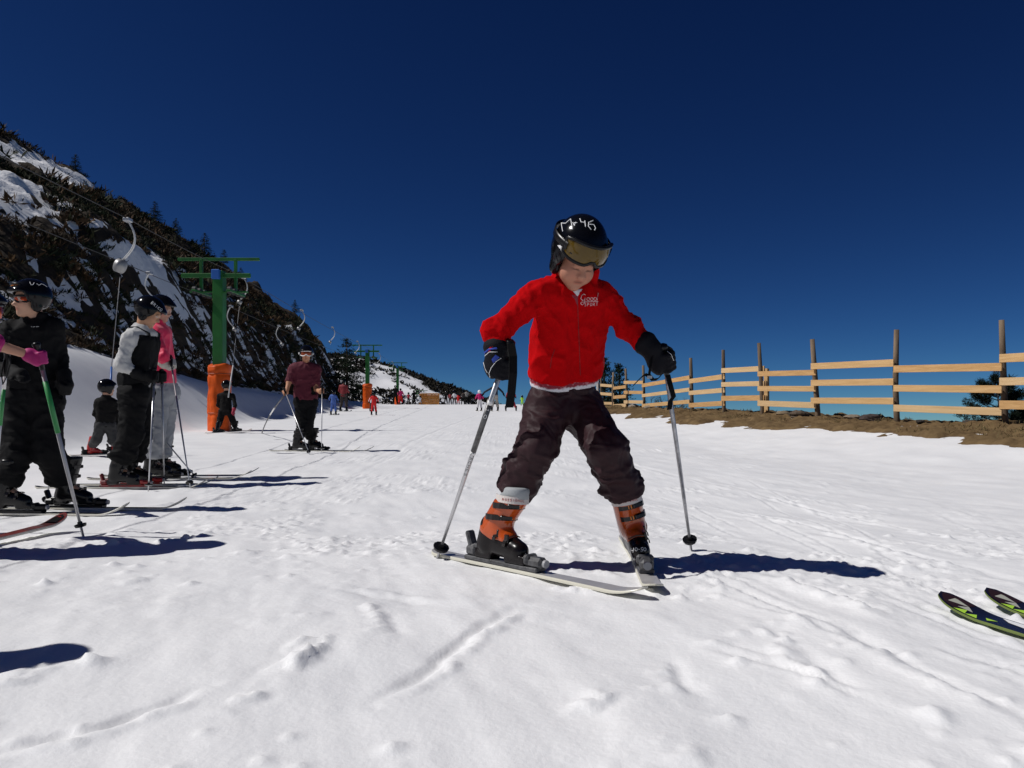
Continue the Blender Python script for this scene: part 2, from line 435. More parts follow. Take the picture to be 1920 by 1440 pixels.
for k in range(800):                             # scattered crumbs of snow
    r = rng.uniform(.008, .03)*(1 if rng.random() < .9 else 1.6); y = rng.uniform(1.35, 8)**1.0; x = rng.uniform(-.68, .68)*y
    if noise2(x, y, 1.3, 77) < -0.1: continue
    i0, i1 = np.searchsorted(gx, [x-3*r, x+3*r]); j0, j1 = np.searchsorted(gy, [y-3*r, y+3*r])
    X = GX[j0:j1, i0:i1]-x; Y = GY[j0:j1, i0:i1]-y
    GZ[j0:j1, i0:i1] += r*rng.uniform(.15, .5)*np.exp(-(X*X+Y*Y)/(r*r)*1.2)*(1+0.5*noise2(X+x, Y+y, 60, k % 7))
SNOWI = (gx, gy)
def snow_z(x, y):                                # height of the finished snow surface
    i = int(np.clip(np.searchsorted(gx, x), 1, len(gx)-1)); j = int(np.clip(np.searchsorted(gy, y), 1, len(gy)-1))
    return float(np.mean(GZ[j-1:j+1, i-1:i+1]))
def snow_pt(u, v):
    p = hit(u, v); return np.array([p[0], p[1], snow_z(p[0], p[1])])
def build_snow():
    ny, nx = GX.shape
    V = np.stack([GX, GY, GZ], -1).reshape(-1, 3)
    i = np.arange(ny*nx).reshape(ny, nx)
    Q = np.stack([i[:-1, :-1], i[:-1, 1:], i[1:, 1:], i[1:, :-1]], -1).reshape(-1, 4)
    m = bpy.data.materials.new('snow'); m.use_nodes = True; t = m.node_tree; b = t.nodes['Principled BSDF']
    b.inputs['Roughness'].default_value = 0.55; b.inputs['Specular IOR Level'].default_value = 0.25
    tc = t.nodes.new('ShaderNodeTexCoord')
    def nz(sc, det=4):
        n = t.nodes.new('ShaderNodeTexNoise'); n.inputs['Scale'].default_value = sc; n.inputs['Detail'].default_value = det
        t.links.new(tc.outputs['Object'], n.inputs['Vector']); return n
    n0 = nz(1.6, 5); r = t.nodes.new('ShaderNodeValToRGB')
    r.color_ramp.elements[0].position = .3; r.color_ramp.elements[1].position = .75
    r.color_ramp.elements[0].color = (.80, .805, .815, 1); r.color_ramp.elements[1].color = (.90, .90, .90, 1)
    t.links.new(n0.outputs['Fac'], r.inputs[0]); t.links.new(r.outputs[0], b.inputs['Base Color'])
    n1 = nz(55, 6); n2 = nz(420, 3)
    b1 = t.nodes.new('ShaderNodeBump'); b1.inputs['Strength'].default_value = .20; b1.inputs['Distance'].default_value = .012
    b2 = t.nodes.new('ShaderNodeBump'); b2.inputs['Strength'].default_value = .22; b2.inputs['Distance'].default_value = .0018
    t.links.new(n1.outputs['Fac'], b1.inputs['Height']); t.links.new(n2.outputs['Fac'], b2.inputs['Height'])
    t.links.new(b1.outputs[0], b2.inputs['Normal']); t.links.new(b2.outputs[0], b.inputs['Normal'])
    MATS['snow'] = m
    o = mesh('snow_slope', V, Q, m); tag(o, kind='structure'); return o
build_snow()

# ------------------------------------------------------------------ hillside on the left, with its snow patches and scrub
def poly_mask(X, Y, pix):
    pts = np.array([hit(u, v, d0=9)[:2] for (u, v) in pix]); c = np.zeros(X.shape, bool); j = len(pts)-1
    for i in range(len(pts)):
        (xi, yi), (xj, yj) = pts[i], pts[j]
        c ^= ((yi > Y) != (yj > Y)) & (X < (xj-xi)*(Y-yi)/(yj-yi+1e-12)+xi); j = i
    return c
PATCH = [[(-60, 236), (10, 258), (60, 284), (110, 310), (172, 345), (192, 364), (120, 345), (50, 312), (-60, 276)],
         [(-60, 300), (10, 325), (75, 358), (82, 372), (60, 378), (112, 405), (60, 400), (20, 378), (-60, 385)],
         [(-60, 395), (20, 400), (45, 398), (20, 385), (-60, 370)],
         [(168, 447), (215, 455), (262, 468), (300, 482), (312, 498), (318, 540), (342, 582), (318, 572), (288, 535), (240, 520), (205, 490)],
         [(150, 410), (180, 420), (172, 428), (152, 420)], [(300, 380), (330, 392), (318, 396)], [(0, 436), (30, 440), (10, 446)],
         [(640, 680), (648, 674), (655, 690)]]
def snowmask(X, Y):
    m = np.zeros(X.shape)
    for p in PATCH: m = np.maximum(m, poly_mask(X+.3*noise2(X, Y, 1.1, 8), Y+.5*noise2(X, Y, .9, 9), p)*1.0)
    st = fbm2(X*1.6+Y*.5, Y*.35-X*.3, .9, 4, 90)        # thin streaks low on the slope
    q = xbase(Y)-X
    lo = .30*sstep(.6, 1.0, st+.25*noise2(X, Y, 2.3, 91))*(1-sstep(4, 9, q))
    lo2 = .34*sstep(.0, .7, fbm2(X, Y, 2.3, 4, 95))*sstep(34, 46, Y)*(1-sstep(6, 11, q))
    return np.maximum(m, np.maximum(lo, lo2))
def build_hill():
    qs = np.concatenate([np.arange(-.7, 8, .17), np.arange(8, 32, .3)]); ys = np.concatenate([np.arange(2, 14, .4), np.arange(14, 70, .22), np.arange(70, 112, .5)])
    QQ, YY = np.meshgrid(qs, ys); XX = xbase(YY)+.35*noise2(YY, YY*0, .8, 4)-QQ
    ZZ = T(XX, YY)+.07*sstep(-.4, .2, QQ)-.05+.10*fbm2(XX, YY, 1.7, 3, 12)*sstep(.2, 1, QQ)
    ny, nx = XX.shape; i = np.arange(ny*nx).reshape(ny, nx)
    Q = np.stack([i[:-1, :-1], i[1:, :-1], i[1:, 1:], i[:-1, 1:]], -1).reshape(-1, 4)
    m = bpy.data.materials.new('heath_hillside'); m.use_nodes = True; t = m.node_tree; b = t.nodes['Principled BSDF']; b.inputs['Roughness'].default_value = .85
    b.inputs['Specular IOR Level'].default_value = .2
    tc = t.nodes.new('ShaderNodeTexCoord')
    n = t.nodes.new('ShaderNodeTexNoise'); n.inputs['Scale'].default_value = 1.6; n.inputs['Detail'].default_value = 8; t.links.new(tc.outputs['Object'], n.inputs['Vector'])
    r = t.nodes.new('ShaderNodeValToRGB'); cr = r.color_ramp
    cr.elements[0].position = .3; cr.elements[0].color = (.020, .015, .011, 1); cr.elements[1].position = .75; cr.elements[1].color = (.085, .058, .036, 1)
    e = cr.elements.new(.55); e.color = (.038, .028, .018, 1)
    t.links.new(n.outputs['Fac'], r.inputs[0])
    at = t.nodes.new('ShaderNodeAttribute'); at.attribute_name = 'snow'
    n2 = t.nodes.new('ShaderNodeTexNoise'); n2.inputs['Scale'].default_value = 4.5; n2.inputs['Detail'].default_value = 6; t.links.new(tc.outputs['Object'], n2.inputs['Vector'])
    ad = t.nodes.new('ShaderNodeMath'); ad.operation = 'ADD'; t.links.new(at.outputs['Fac'], ad.inputs[0]); t.links.new(n2.outputs['Fac'], ad.inputs[1])
    r2 = t.nodes.new('ShaderNodeValToRGB'); r2.color_ramp.elements[0].position = .98; r2.color_ramp.elements[1].position = 1.0
    sb = t.nodes.new('ShaderNodeMath'); sb.operation = 'MULTIPLY'; sb.inputs[1].default_value = 1.0; t.links.new(ad.outputs[0], sb.inputs[0])
    mr = t.nodes.new('ShaderNodeMapRange'); mr.inputs['From Min'].default_value = .93; mr.inputs['From Max'].default_value = 1.02; t.links.new(sb.outputs[0], mr.inputs['Value'])
    mx = t.nodes.new('ShaderNodeMix'); mx.data_type = 'RGBA'; t.links.new(mr.outputs[0], mx.inputs[0]); t.links.new(r.outputs[0], mx.inputs[6]); mx.inputs[7].default_value = (.84, .84, .85, 1)
    t.links.new(mx.outputs[2], b.inputs['Base Color'])
    bp = t.nodes.new('ShaderNodeBump'); bp.inputs['Strength'].default_value = .5; bp.inputs['Distance'].default_value = .12
    t.links.new(n2.outputs['Fac'], bp.inputs['Height']); t.links.new(bp.outputs[0], b.inputs['Normal'])
    o = mesh('hillside', np.stack([XX, YY, ZZ], -1).reshape(-1, 3), Q, m); tag(o, kind='structure')
    float_attr(o, 'snow', snowmask(XX, YY).ravel())
build_hill()
def blades(C, nb, L, wid, up, col, seed=0, tilt=1.0):
    """tufts: nb pointed leaf blades springing from every point of C; returns verts, quads, colours"""
    g = np.random.default_rng(seed); n = len(C); L = np.asarray(L).reshape(n, 1, 1) if np.ndim(L) else L
    d = g.normal(size=(n, nb, 3))*np.array([tilt, tilt, .7])+np.array([0, 0, up]); d /= np.linalg.norm(d, axis=2)[..., None]
    s = np.cross(d, g.normal(size=(n, nb, 3))); s /= np.linalg.norm(s, axis=2)[..., None]+1e-9
    ln = L*g.uniform(.5, 1.1, (n, nb, 1)); b = C[:, None, :]+g.normal(size=(n, nb, 3))*np.array([.35, .35, .12])*L
    V = np.stack([b, b+d*ln*.5+s*ln*wid, b+d*ln, b+d*ln*.5-s*ln*wid], 2).reshape(-1, 3)
    Q = np.arange(len(V)).reshape(-1, 4)
    col = np.asarray(col, float); cc = np.repeat(col[:, None, :], nb, 1)*g.uniform(.6, 1.35, (n, nb, 1))
    return V, Q, np.repeat(cc.reshape(-1, 3), 4, 0)
def build_scrub():
    N = 12500
    y = 11+rng.random(N)**1.1*62; q = rng.random(N)**1.35*21+.05; x = xbase(y)-q
    sm = np.maximum.reduce([snowmask(x+a, y+b) for (a, b) in ((0, 0), (.45, -.5), (-.45, .3), (.1, -1.0))]); keep = (sm < .45) | ((sm < .7) & (rng.random(N) < .45)) | (rng.random(N) < .015); x, y, q = x[keep], y[keep], q[keep]
    e = (x+13)*.854+(y-60)*.518; k2 = e < 1.5; x, y, q = x[k2], y[k2], q[k2]
    L = rng.uniform(.22, .62, len(x))*(.7+.5*sstep(0, 4, q))*np.where(rng.random(len(x)) < .12, 1.7, 1)
    pal = np.array([[.042, .029, .017], [.075, .044, .023], [.030, .033, .014], [.019, .026, .013], [.105, .062, .028]])
    tone = noise2(x, y, .25, 33); pi = np.clip((tone*2.2+2+rng.normal(size=len(x))*.9), 0, 4).astype(int)
    C = np.stack([x, y, T(x, y)+.02], 1)
    V, Q, col = blades(C, 32, L*.50, .10, 1.0, pal[pi], 5)
    o = mesh('hillside_scrub', V, Q, mat('scrub', (1, 1, 1), .8, attr='Col', spec=.15), smooth=False)
    color_attr(o, 'Col', col); tag(o, 'dark brown heather and broom scrub covering the steep hillside', 'scrub', kind='stuff')
build_scrub()

# ------------------------------------------------------------------ the snowy hill far behind
def zfar(x, y):
    sil = np.interp(x/175.0*F+960, [300, 520, 640, 700, 760, 830, 900, 960, 1010], [668, 664, 670, 680, 695, 722, 747, 770, 800])
    top = HC+(HOR-sil)/F*175.0
    return -6+(top+6)*sstep(105, 172, y)-.35*np.maximum(0, y-178)+.5*fbm2(x, y, .12, 4, 150)*sstep(110, 130, y)
def build_far():
    xs = np.arange(-80, 12, .8); ys = np.arange(100, 215, .8); X, Y = np.meshgrid(xs, ys); Z = zfar(X, Y)
    ny, nx = X.shape; i = np.arange(ny*nx).reshape(ny, nx)
    Q = np.stack([i[:-1, :-1], i[:-1, 1:], i[1:, 1:], i[1:, :-1]], -1).reshape(-1, 4)
    o = mesh('far_hill', np.stack([X, Y, Z], -1).reshape(-1, 3), Q, mat('far_snow', (.80, .80, .82), .7, col2=(.86, .86, .87), vscale=.3)); tag(o, kind='structure')
    N = 7000; x = rng.uniform(-48, 9, N); y = rng.uniform(118, 178, N)
    k = fbm2(x*.6+y*.2, y*.5, .16, 3, 160)+.35*rng.random(N) > .06; 
    crest = rng.random(N) < .12; y = np.where(crest, rng.uniform(172, 180, N), y); k |= crest
    x, y = x[k], y[k]
    C = np.stack([x, y, zfar(x, y)], 1); col = np.tile([[.020, .017, .012]], (len(x), 1))
    V, Q, cc = blades(C, 8, rng.uniform(.4, 1.05, len(x)), .26, .6, col, 9)
    o = mesh('far_scrub', V, Q, mat('scrub', (1, 1, 1)), smooth=False); color_attr(o, 'Col', cc)
    tag(o, 'dark scrub dotted over the snowy far hill', 'scrub', kind='stuff')
build_far()

# ------------------------------------------------------------------ earth verge under the fence
def build_verge():
    ys = np.arange(5.5, 37, .07); ts = np.arange(-2.6, 2.2, .06); TT, YY = np.meshgrid(ts, ys)
    edge = -1.95+.45*fbm2(YY, YY*0, .55, 3, 200)+.12*noise2(YY, TT, 4, 201)
    XX = xfence(YY)+TT
    up = sstep(edge-.15, edge+.35, TT)
    ZZ = T(XX, YY)-.06+up*(.11+.05*fbm2(XX, YY, 1.6, 4, 210)+.034*fbm2(XX, YY, 7, 4, 215, .6))
    ny, nx = XX.shape; i = np.arange(ny*nx).reshape(ny, nx)
    Q = np.stack([i[:-1, :-1], i[:-1, 1:], i[1:, 1:], i[1:, :-1]], -1).reshape(-1, 4)
    o = mesh('earth_verge', np.stack([XX, YY, ZZ], -1).reshape(-1, 3), Q, mat('earth', (.075, .046, .022), .95, col2=(.20, .135, .065), vscale=4.5, bump=1.0, bscale=16, spec=.15)); tag(o, kind='structure')
build_verge()
def verge_z(x, y): return float(T(x, y))+.06
N = 2200; y = rng.uniform(6, 34, N); t_ = rng.uniform(-1.5, .8, N); x = xfence(y)+t_; kp = noise2(x, y, .9, 220) > .0; x, y = x[kp], y[kp]
V, Q, cc = blades(np.stack([x, y, T(x, y)+.04], 1), 7, rng.uniform(.05, .13, len(x)), .06, 1.0, np.tile([[.16, .12, .055]], (len(x), 1)), 15)
o = mesh('dry_grass', V, Q, mat('scrub', (1, 1, 1)), smooth=False); color_attr(o, 'Col', cc); tag(o, 'short dry yellowish grass on the earth verge', 'grass', kind='stuff')
ROCKS = [(1632, 790, .20, 'dark flat rock lying on the verge left of the second tallest post', (.05, .035, .032)), (1500, 786, .22, 'brown rock heap beside the leaning grey fence post', (.09, .065, .045)),
         (1600, 800, .16, 'pale flat stone at the snow edge of the verge', (.22, .17, .12)), (1470, 795, .2, 'light tan stone on the bare verge below the middle boards', (.21, .16, .10)),
         (1188, 776, .22, 'pale grey boulder by the far end of the fence', (.26, .22, .18)), (1215, 778, .18, 'small pale stone near the bare bush', (.24, .2, .15)),
         (1725, 797, .07, 'little dark stone on the skyline of the verge', (.03, .025, .022)), (1818, 800, .12, 'dark stone left of the tallest post', (.05, .04, .03))]
for k, (u, v, s, lab, c) in enumerate(ROCKS):
    d = np.interp(u, [1150, 1209, 1299, 1358, 1431, 1536, 1683, 1887], [33, 28, 23.2, 20.7, 18.7, 16.8, 14.3, 12.1]); x = (u-960)/F*d
    tag(MB().ball((x, d, verge_z(x, d)+s*.12), (s, s*.8, s*.42), nu=14, nv=9, bump=.28, seed=k).build('rock', mat('rock%d' % k, c, .9, var=.4, vscale=9, bump=.6, bscale=30), smooth=False), lab, 'rock', 'rocks on the verge')
# ------------------------------------------------------------------ conifers and bushes
def conifer(base, h, label, rad=.24, dens=1.0, col=(.012, .022, .010), seed=0, group=None, lean=0.0):
    g = np.random.default_rng(seed); base = np.array(base, float)
    r = empty('pine_tree', base, label, 'tree', group)
    top = base+np.array([lean*h, 0, h])
    MB().tube([base-np.array([0, 0, .15]), base+(top-base)*.5+g.normal(size=3)*.01*h, top], [h*.028, h*.018, h*.004], 7).build('trunk', mat('bark', (.06, .042, .03), .9, var=.4, vscale=12), r, True)
    B = []; 
    nl = int(22*dens)
    for i in range(nl):
        f = .08+.90*(i+g.random())/nl; R = h*rad*(1-f)**.8*g.uniform(.65, 1.12)+.02*h; nb = int(5+4*(1-f))
        for k in range(nb):
            a = g.uniform(0, 2*math.pi); d = np.array([math.cos(a), math.sin(a), g.uniform(-.12, .35)])
            p0 = base+(top-base)*f
            m = max(3, int(R/h*34))
            for t in np.linspace(.25, 1, m): B.append(p0+d*R*t+np.array([0, 0, -.10*R*t*t])+g.normal(size=3)*.008*h)
    B = np.array(B); cc = np.tile([col], (len(B), 1))*g.uniform(.6, 1.5, (len(B), 1))
    V, Q, c = blades(B, 6, h*.045, .13, .55, cc, seed+1)
    o = mesh('crown', V, Q, mat('scrub', (1, 1, 1)), r, False); color_attr(o, 'Col', c); return r
HT = [(142, 320, 34, 'dark conifer on the skyline at the top left of the hill'), (291, 418, 40, 'lone slim conifer on the hill skyline above the big snow patch'),
      (384, 478, 40, 'dark conifer on the skyline just left of the nearest lift pylon top'), (420, 482, 28, 'bushy small conifer behind the nearest pylon crossbeam'), (452, 490, 26, 'thin conifer at the right end of the nearest pylon crossbeam'),
      (330, 470, 30, 'brownish small conifer left of the nearest lift pylon'), (553, 590, 26, 'low round conifer on the lower skyline of the hill')]
for k, (u, v, hp, lab) in enumerate(HT):
    best = None
    d = np.geomspace(12, 110, 3000); kk = (u-960)/F
    el = (T(kk*d, d)-HC)/d; i = int(np.argmax(el)); dd = d[i]          # on the crest for that bearing
    conifer((kk*dd, dd, float(T(kk*dd, dd))-.1), hp*dd/F*.9+.2, lab, rng.uniform(.34, .5), .8, seed=60+k, group='conifers on the hill skyline')
p = P(650, 700, 62); p[2] = float(T(p[0], p[1])); conifer(p, (HC+(HOR-636)/F*62)-p[2], 'broad dark pine behind the end of the hill left of the second pylon', .42, 1.2, seed=80)
for k, (u, vt, d, lab) in enumerate(((1160, 681, 40, 'tall pointed dark fir behind the far end of the fence'), (1133, 672, 38, 'dark fir half hidden behind the boy in the red jacket'))):
    x = (u-960)/F*d; zb = -1.2; conifer((x, d, zb), HC+(HOR-vt)/F*d-zb, lab, .30, 1.5, seed=90+k)
def young_pine():
    d = 14.6; x = (1868-960)/F*d; zb = -.45; r = empty('young_pine', (x, d, zb), 'young open pine with upright tufted shoots behind the tallest fence post', 'tree')
    g = np.random.default_rng(5); top = np.array([x+.02, d, HC+(HOR-712)/F*d])
    m = MB().tube([(x+.12, d, zb-.2), (x+.06, d, zb+.6), top], [.022, .016, .006], 7); tips = [(top, 1.0)]
    for i in range(40):
        f = g.uniform(.06, .92); p0 = np.array([x+.1*(1-f), d, zb])*(1)+np.array([0, 0, (top[2]-zb)*f]); a = g.uniform(0, 6.28); L = (1-f)*.78+.14
        e = p0+np.array([math.cos(a)*L, math.sin(a)*L*.7, L*g.uniform(.30, .75)]); mid = (p0+e)/2-np.array([0, 0, .06*L])
        m.tube([p0, mid, e], [.010, .007, .004], 5)
        for t in np.linspace(.45, 1, 4): tips.append((p0*(1-t)+e*t, .7))
    m.build('trunk', mat('bark', (.06, .042, .03)), r, True)
    C = []
    for p, s in tips:
        for t in np.linspace(0, .14, 5): C.append(p+np.array([g.normal()*.008, g.normal()*.008, t*s]))
    C = np.array(C); V, Q, c = blades(C, 34, .085, .055, 1.0, np.tile([[.010, .018, .010]], (len(C), 1)), 7)
    o = mesh('crown', V, Q, mat('scrub', (1, 1, 1)), r, False); color_attr(o, 'Col', c)
young_pine()
def bare_bush():
    d = 30.5; g = np.random.default_rng(11); x0 = (1245-960)/F*d; zb = -.2; m = MB()
    r = empty('bare_bush', (x0, d, zb), 'leafless grey brown bush behind the fence right of the far firs', 'bush')
    def grow(p, dr, L, rad, lv):
        e = p+dr*L; m.tube([p, (p+e)/2+g.normal(size=3)*.02, e], [rad, rad*.8, rad*.6], 4, False)
        if lv < 4:
            for _ in range(3 if lv < 3 else 2):
                n = dr+g.normal(size=3)*.42; n[2] = abs(n[2])*.8+.15; grow(p+(e-p)*g.uniform(.5, 1), n/np.linalg.norm(n), L*.68, rad*.6, lv+1)
    for k in range(7):
        a = g.uniform(0, 6.28); dr = np.array([math.cos(a)*.55, math.sin(a)*.4, .8]); grow(np.array([x0+g.normal()*.35, d, zb]), dr/np.linalg.norm(dr), .52, .022, 0)
    m.build('branches', mat('twig', (.055, .042, .038), .9), r)
bare_bush()

# ------------------------------------------------------------------ board fence on the verge
def build_fence():
    posts = [(1960, 812, 1955, 580, 11.4), (1887, 808, 1878, 600, 12.4), (1683, 796, 1681, 618, 14.5), (1536, 787, 1523, 636, 17.1), (1431, 781, 1423, 643, 18.9), (1358, 779, 1356, 656, 21), (1299, 780, 1295, 671, 23.7), (1209, 775, 1206, 685, 28.7), (1177, 775, 1173, 691, 30.8), (1151, 772, 1150, 698, 34), (1128, 772, 1127, 700, 36.5)]
    r = empty('board_fence', P(1536, 787, 17.1), 'wooden fence of pale boards on tall weathered posts along the verge', 'fence')
    mp = mat('weathered_post', (.065, .043, .028), .9, col2=(.24, .175, .115), vscale=7, bump=.5, bscale=40, stretch=(1, 1, .15))
    mb = mat('fresh_board', (.50, .30, .13), .75, col2=(.68, .45, .22), vscale=1.3, bump=.12, bscale=12, stretch=(1.2, 1.2, 26), spec=.15)
    mb2 = mat('board_warm', (.44, .25, .10), .8, col2=(.66, .41, .19), vscale=1.6, bump=.2, bscale=10, stretch=(1.5, 1.5, 20), spec=.15); mb3 = mat('board_pale', (.54, .36, .18), .8, col2=(.70, .50, .28), vscale=1.1, bump=.2, bscale=14, stretch=(1.0, 1.0, 30), spec=.15)
    g = np.random.default_rng(3)
    for (ub, vb, ut, vt, d) in posts:
        a = P(ub, vb+4, d); b = P(ut, vt, d); a[2] = min(a[2], float(T(a[0], d)))-.25; mid = (a+b)/2+g.normal(size=3)*np.array([.012, .012, 0])
        rr = .051*g.uniform(.9, 1.12)
        MB().tube([a, (a+mid)/2, mid, (mid+b)/2, b], [rr*1.08, rr*1.02, rr, rr*.95, rr*.85], 10).build('post', mp, r, True)
    a = P(1438, 783, 18.85); b = P(1437, 691, 18.85); MB().tube([a-np.array([0, 0, .2]), b], [.065, .065], 4).build('post', mb, r)
    S = [(1955, 1875, [(668, 672), (714, 715.5), (760, 759)], 11.4, 12.4), (1879, 1676, [(688, 692), (730, 728), (772, 765)], 12.4, 14.5), (1676, 1521, [(680.5, 687), (716, 718), (752, 751)], 14.5, 17.1),
         (1530, 1421, [(698.6, 701), (729, 728.5), (760, 756)], 17.1, 18.9), (1433, 1353, [(691, 695), (719, 721), (746, 747)], 18.9, 21), (1359, 1292, [(706, 715), (731.5, 737), (756, 760)], 21, 23.7),
         (1293, 1204, [(708, 723), (730.5, 742), (753, 760.6)], 23.7, 28.7), (1206, 1170, [(717, 717), (736, 735.5), (754, 753.5)], 28.7, 30.8), (1174, 1150, [(725, 728), (743, 745), (760, 761)], 30.8, 34), (1151, 1126, [(724, 722), (740, 738), (756.5, 756)], 34, 36.5)]
    for k, (u1, u2, vs, d1, d2) in enumerate(S):
        for (v1, v2) in vs:
            a = P(u1, v1, d1-.075-.032*(k % 2)); b = P(u2, v2, d2-.075-.032*(k % 2)); t = b-a; L = np.linalg.norm(t); t /= L
            up = np.array([0, 0, 1.0]); up -= t*(up@t); up /= np.linalg.norm(up); n = np.cross(t, up)
            o = MB().box((a+b)/2, (L/2, .014, .064*g.uniform(.92, 1.06)), np.stack([t, n, up], 1), .08).build('board', g.choice([mb, mb2, mb3]), r)
build_fence()

# ------------------------------------------------------------------ ski lift: pylons, pads, ropes, hangers
G = mat('pylon_green', (.012, .12, .016), .5, var=.3, vscale=2, bump=.1); GB = mat('pylon_box', (.02, .12, .45), .5); STEEL = mat('galvanised', (.42, .43, .44), .42, .7, var=.25, vscale=14); DK = mat('dark_rubber', (.02, .02, .022), .6)
def pylon(x, y, label, top=4.3, s=1.0):
    z0 = float(T(x, y)); r = empty('lift_pylon', (x, y, z0), label, 'lift pylon', 'drag lift pylons')
    MB().box((x, y, z0+(top-.30-.4)/2), (.125*s, .15*s, (top-.30+.4)/2), None, .05).build('post', G, r)
    MB().box((x-.02, y, z0+top), (1.03*s, .045, .036), None, .1).build('top_beam', G, r)
    MB().box((x-.07, y-.05, z0+top-.42), (.87*s, .05, .055), None, .1).build('cross_beam', G, r)
    MB().box((x-.02, y-.19, z0+top-.41), (.10, .07, .12), None, .1).build('control_box', GB, r)
    for sx in (-.45, .42):
        MB().box((x+sx*s, y-.03, z0+top-.42), (.036, .04, .42), None, .1).build('strut', G, r)
        b = MB().box((x+sx*s, y, z0+top-.86), (.05, .55, .03), None, .1); b.box((x+sx*s, y, z0+top-.83), (.30, .03, .02), None, .1); o = b.build('sheave_frame', G, r)
        for k in range(4):
            yy = y-.45+.3*k; MB().tube([(x+sx*s-.04, yy, z0+top-.84), (x+sx*s+.04, yy, z0+top-.84)], .09, 14).build('sheave_wheel', DK, o)
    return r
PY = [(-7.42, 20.0, 'nearest green lift pylon rising from the large orange pad'), (-9.9, 54, 'second green lift pylon, seen against the blue sky'), (-11.9, 82, 'third lift pylon in front of the snowy far hill'), (-13.0, 112, 'farthest lift pylon, small, in front of the far hill')]
for (x, y, l) in PY: pylon(x, y, l, 4.35 if y < 100 else 4.0)
def pad(x, y, z0, R, h, label, seed=0):
    n, m = 64, 60; th = np.linspace(0, 2*math.pi, n, endpoint=False); zz = np.linspace(0, 1, m); TH, Z = np.meshgrid(th, zz)
    rr = R*(1+.06*noise2(np.cos(TH)*1.5+Z*2, np.sin(TH)*1.5+Z*5, 1.5, seed)+.07*np.abs(noise2(TH*2.2+Z*1.5, Z*4.5, 1, seed+3))-.02+.03*np.abs(noise2(TH*4+Z*6, Z*11, 1, seed+5))+.05*np.exp(-((Z-.93)/.03)**2)-.09*np.exp(-((Z-.86)/.02)**2)-.05*np.exp(-((Z-.28)/.02)**2)+.10*(1-Z)*noise2(np.cos(TH)*2, np.sin(TH)*2, 1, seed+7))
    rr = np.where(Z > .985, rr*.8, rr)
    V = np.stack([x+rr*np.cos(TH), y+rr*np.sin(TH), z0-.1+Z*(h+.1)+.03*np.cos(TH*2+1)*(Z > .9)], -1).reshape(-1, 3); i = np.arange(n*m).reshape(m, n)
    Q = [(i[a, b], i[a, (b+1) % n], i[a+1, (b+1) % n], i[a+1, b]) for a in range(m-1) for b in range(n)]+[tuple(i[-1])]
    r = empty('safety_pad', (x, y, z0), label, 'safety pad', 'orange pylon pads')
    mesh('cover', V, Q, mat('orange_tarp', (.60, .082, .004), .5, var=.2, vscale=5, bump=.5, bscale=11, spec=.25), r)
    for f in (.27, .86): MB().tube([(x+R*.99*math.cos(a), y+R*.99*math.sin(a), z0+h*f) for a in np.linspace(0, 2*math.pi, 25)], .012, 5, False).build('tie_strap', mat('pad_strap', (.35, .06, .01), .6), r)
p = hit(417, 812); pad(-7.42, 20, float(T(-7.42, 20)), .275, 1.68, 'large orange padded cover round the foot of the nearest pylon', 1)
pad(-9.9, 54, float(T(-9.9, 54)), .30, 1.7, 'smaller orange pad at the foot of the second pylon', 5)
pad(-11.9, 82, float(T(-11.9, 82)), .3, 1.0, 'tiny orange pad at the foot of the third pylon', 9)
Rp = [(-4.2, -1, 2.95), (-5.85, 12, 3.48), (-7.0, 20, 3.93), (-9.48, 54, 4.12), (-11.5, 82, 4.15), (-12.6, 112, 3.9)]
Lp = [(-5.1, -1, 3.0), (-7.1, 14.3, 3.23), (-7.87, 20, 3.40), (-10.35, 54, 3.5), (-12.3, 82, 3.6), (-13.4, 112, 3.4)]
def sag(pts, s=.12):
    out = []
    for a, b in zip(pts[:-1], pts[1:]):
        a = np.array(a); b = np.array(b)
        for t in np.linspace(0, 1, 14)[:-1]: out.append(a+(b-a)*t-np.array([0, 0, s*4*t*(1-t)*min(1, np.linalg.norm(b-a)/30)]))
    return out+[np.array(pts[-1])]
CAB = mat('cable', (.025, .025, .027), .7)
tag(MB().tube(sag(Rp), .007, 5).build('haul_rope', CAB, None, True), 'upper steel haul rope of the drag lift passing the pylon tops', 'cable', 'lift haul ropes')
tag(MB().tube(sag(Lp), .007, 5).build('haul_rope', CAB, None, True), 'lower returning haul rope on the hill side of the pylons', 'cable', 'lift haul ropes')
def onrope(pts, y):
    a = np.array(pts); return np.array([np.interp(y, a[:, 1], a[:, 0]), y, np.interp(y, a[:, 1], a[:, 2])])
WH = mat('white_enamel', (.62, .62, .60), .35, .2, var=.1)
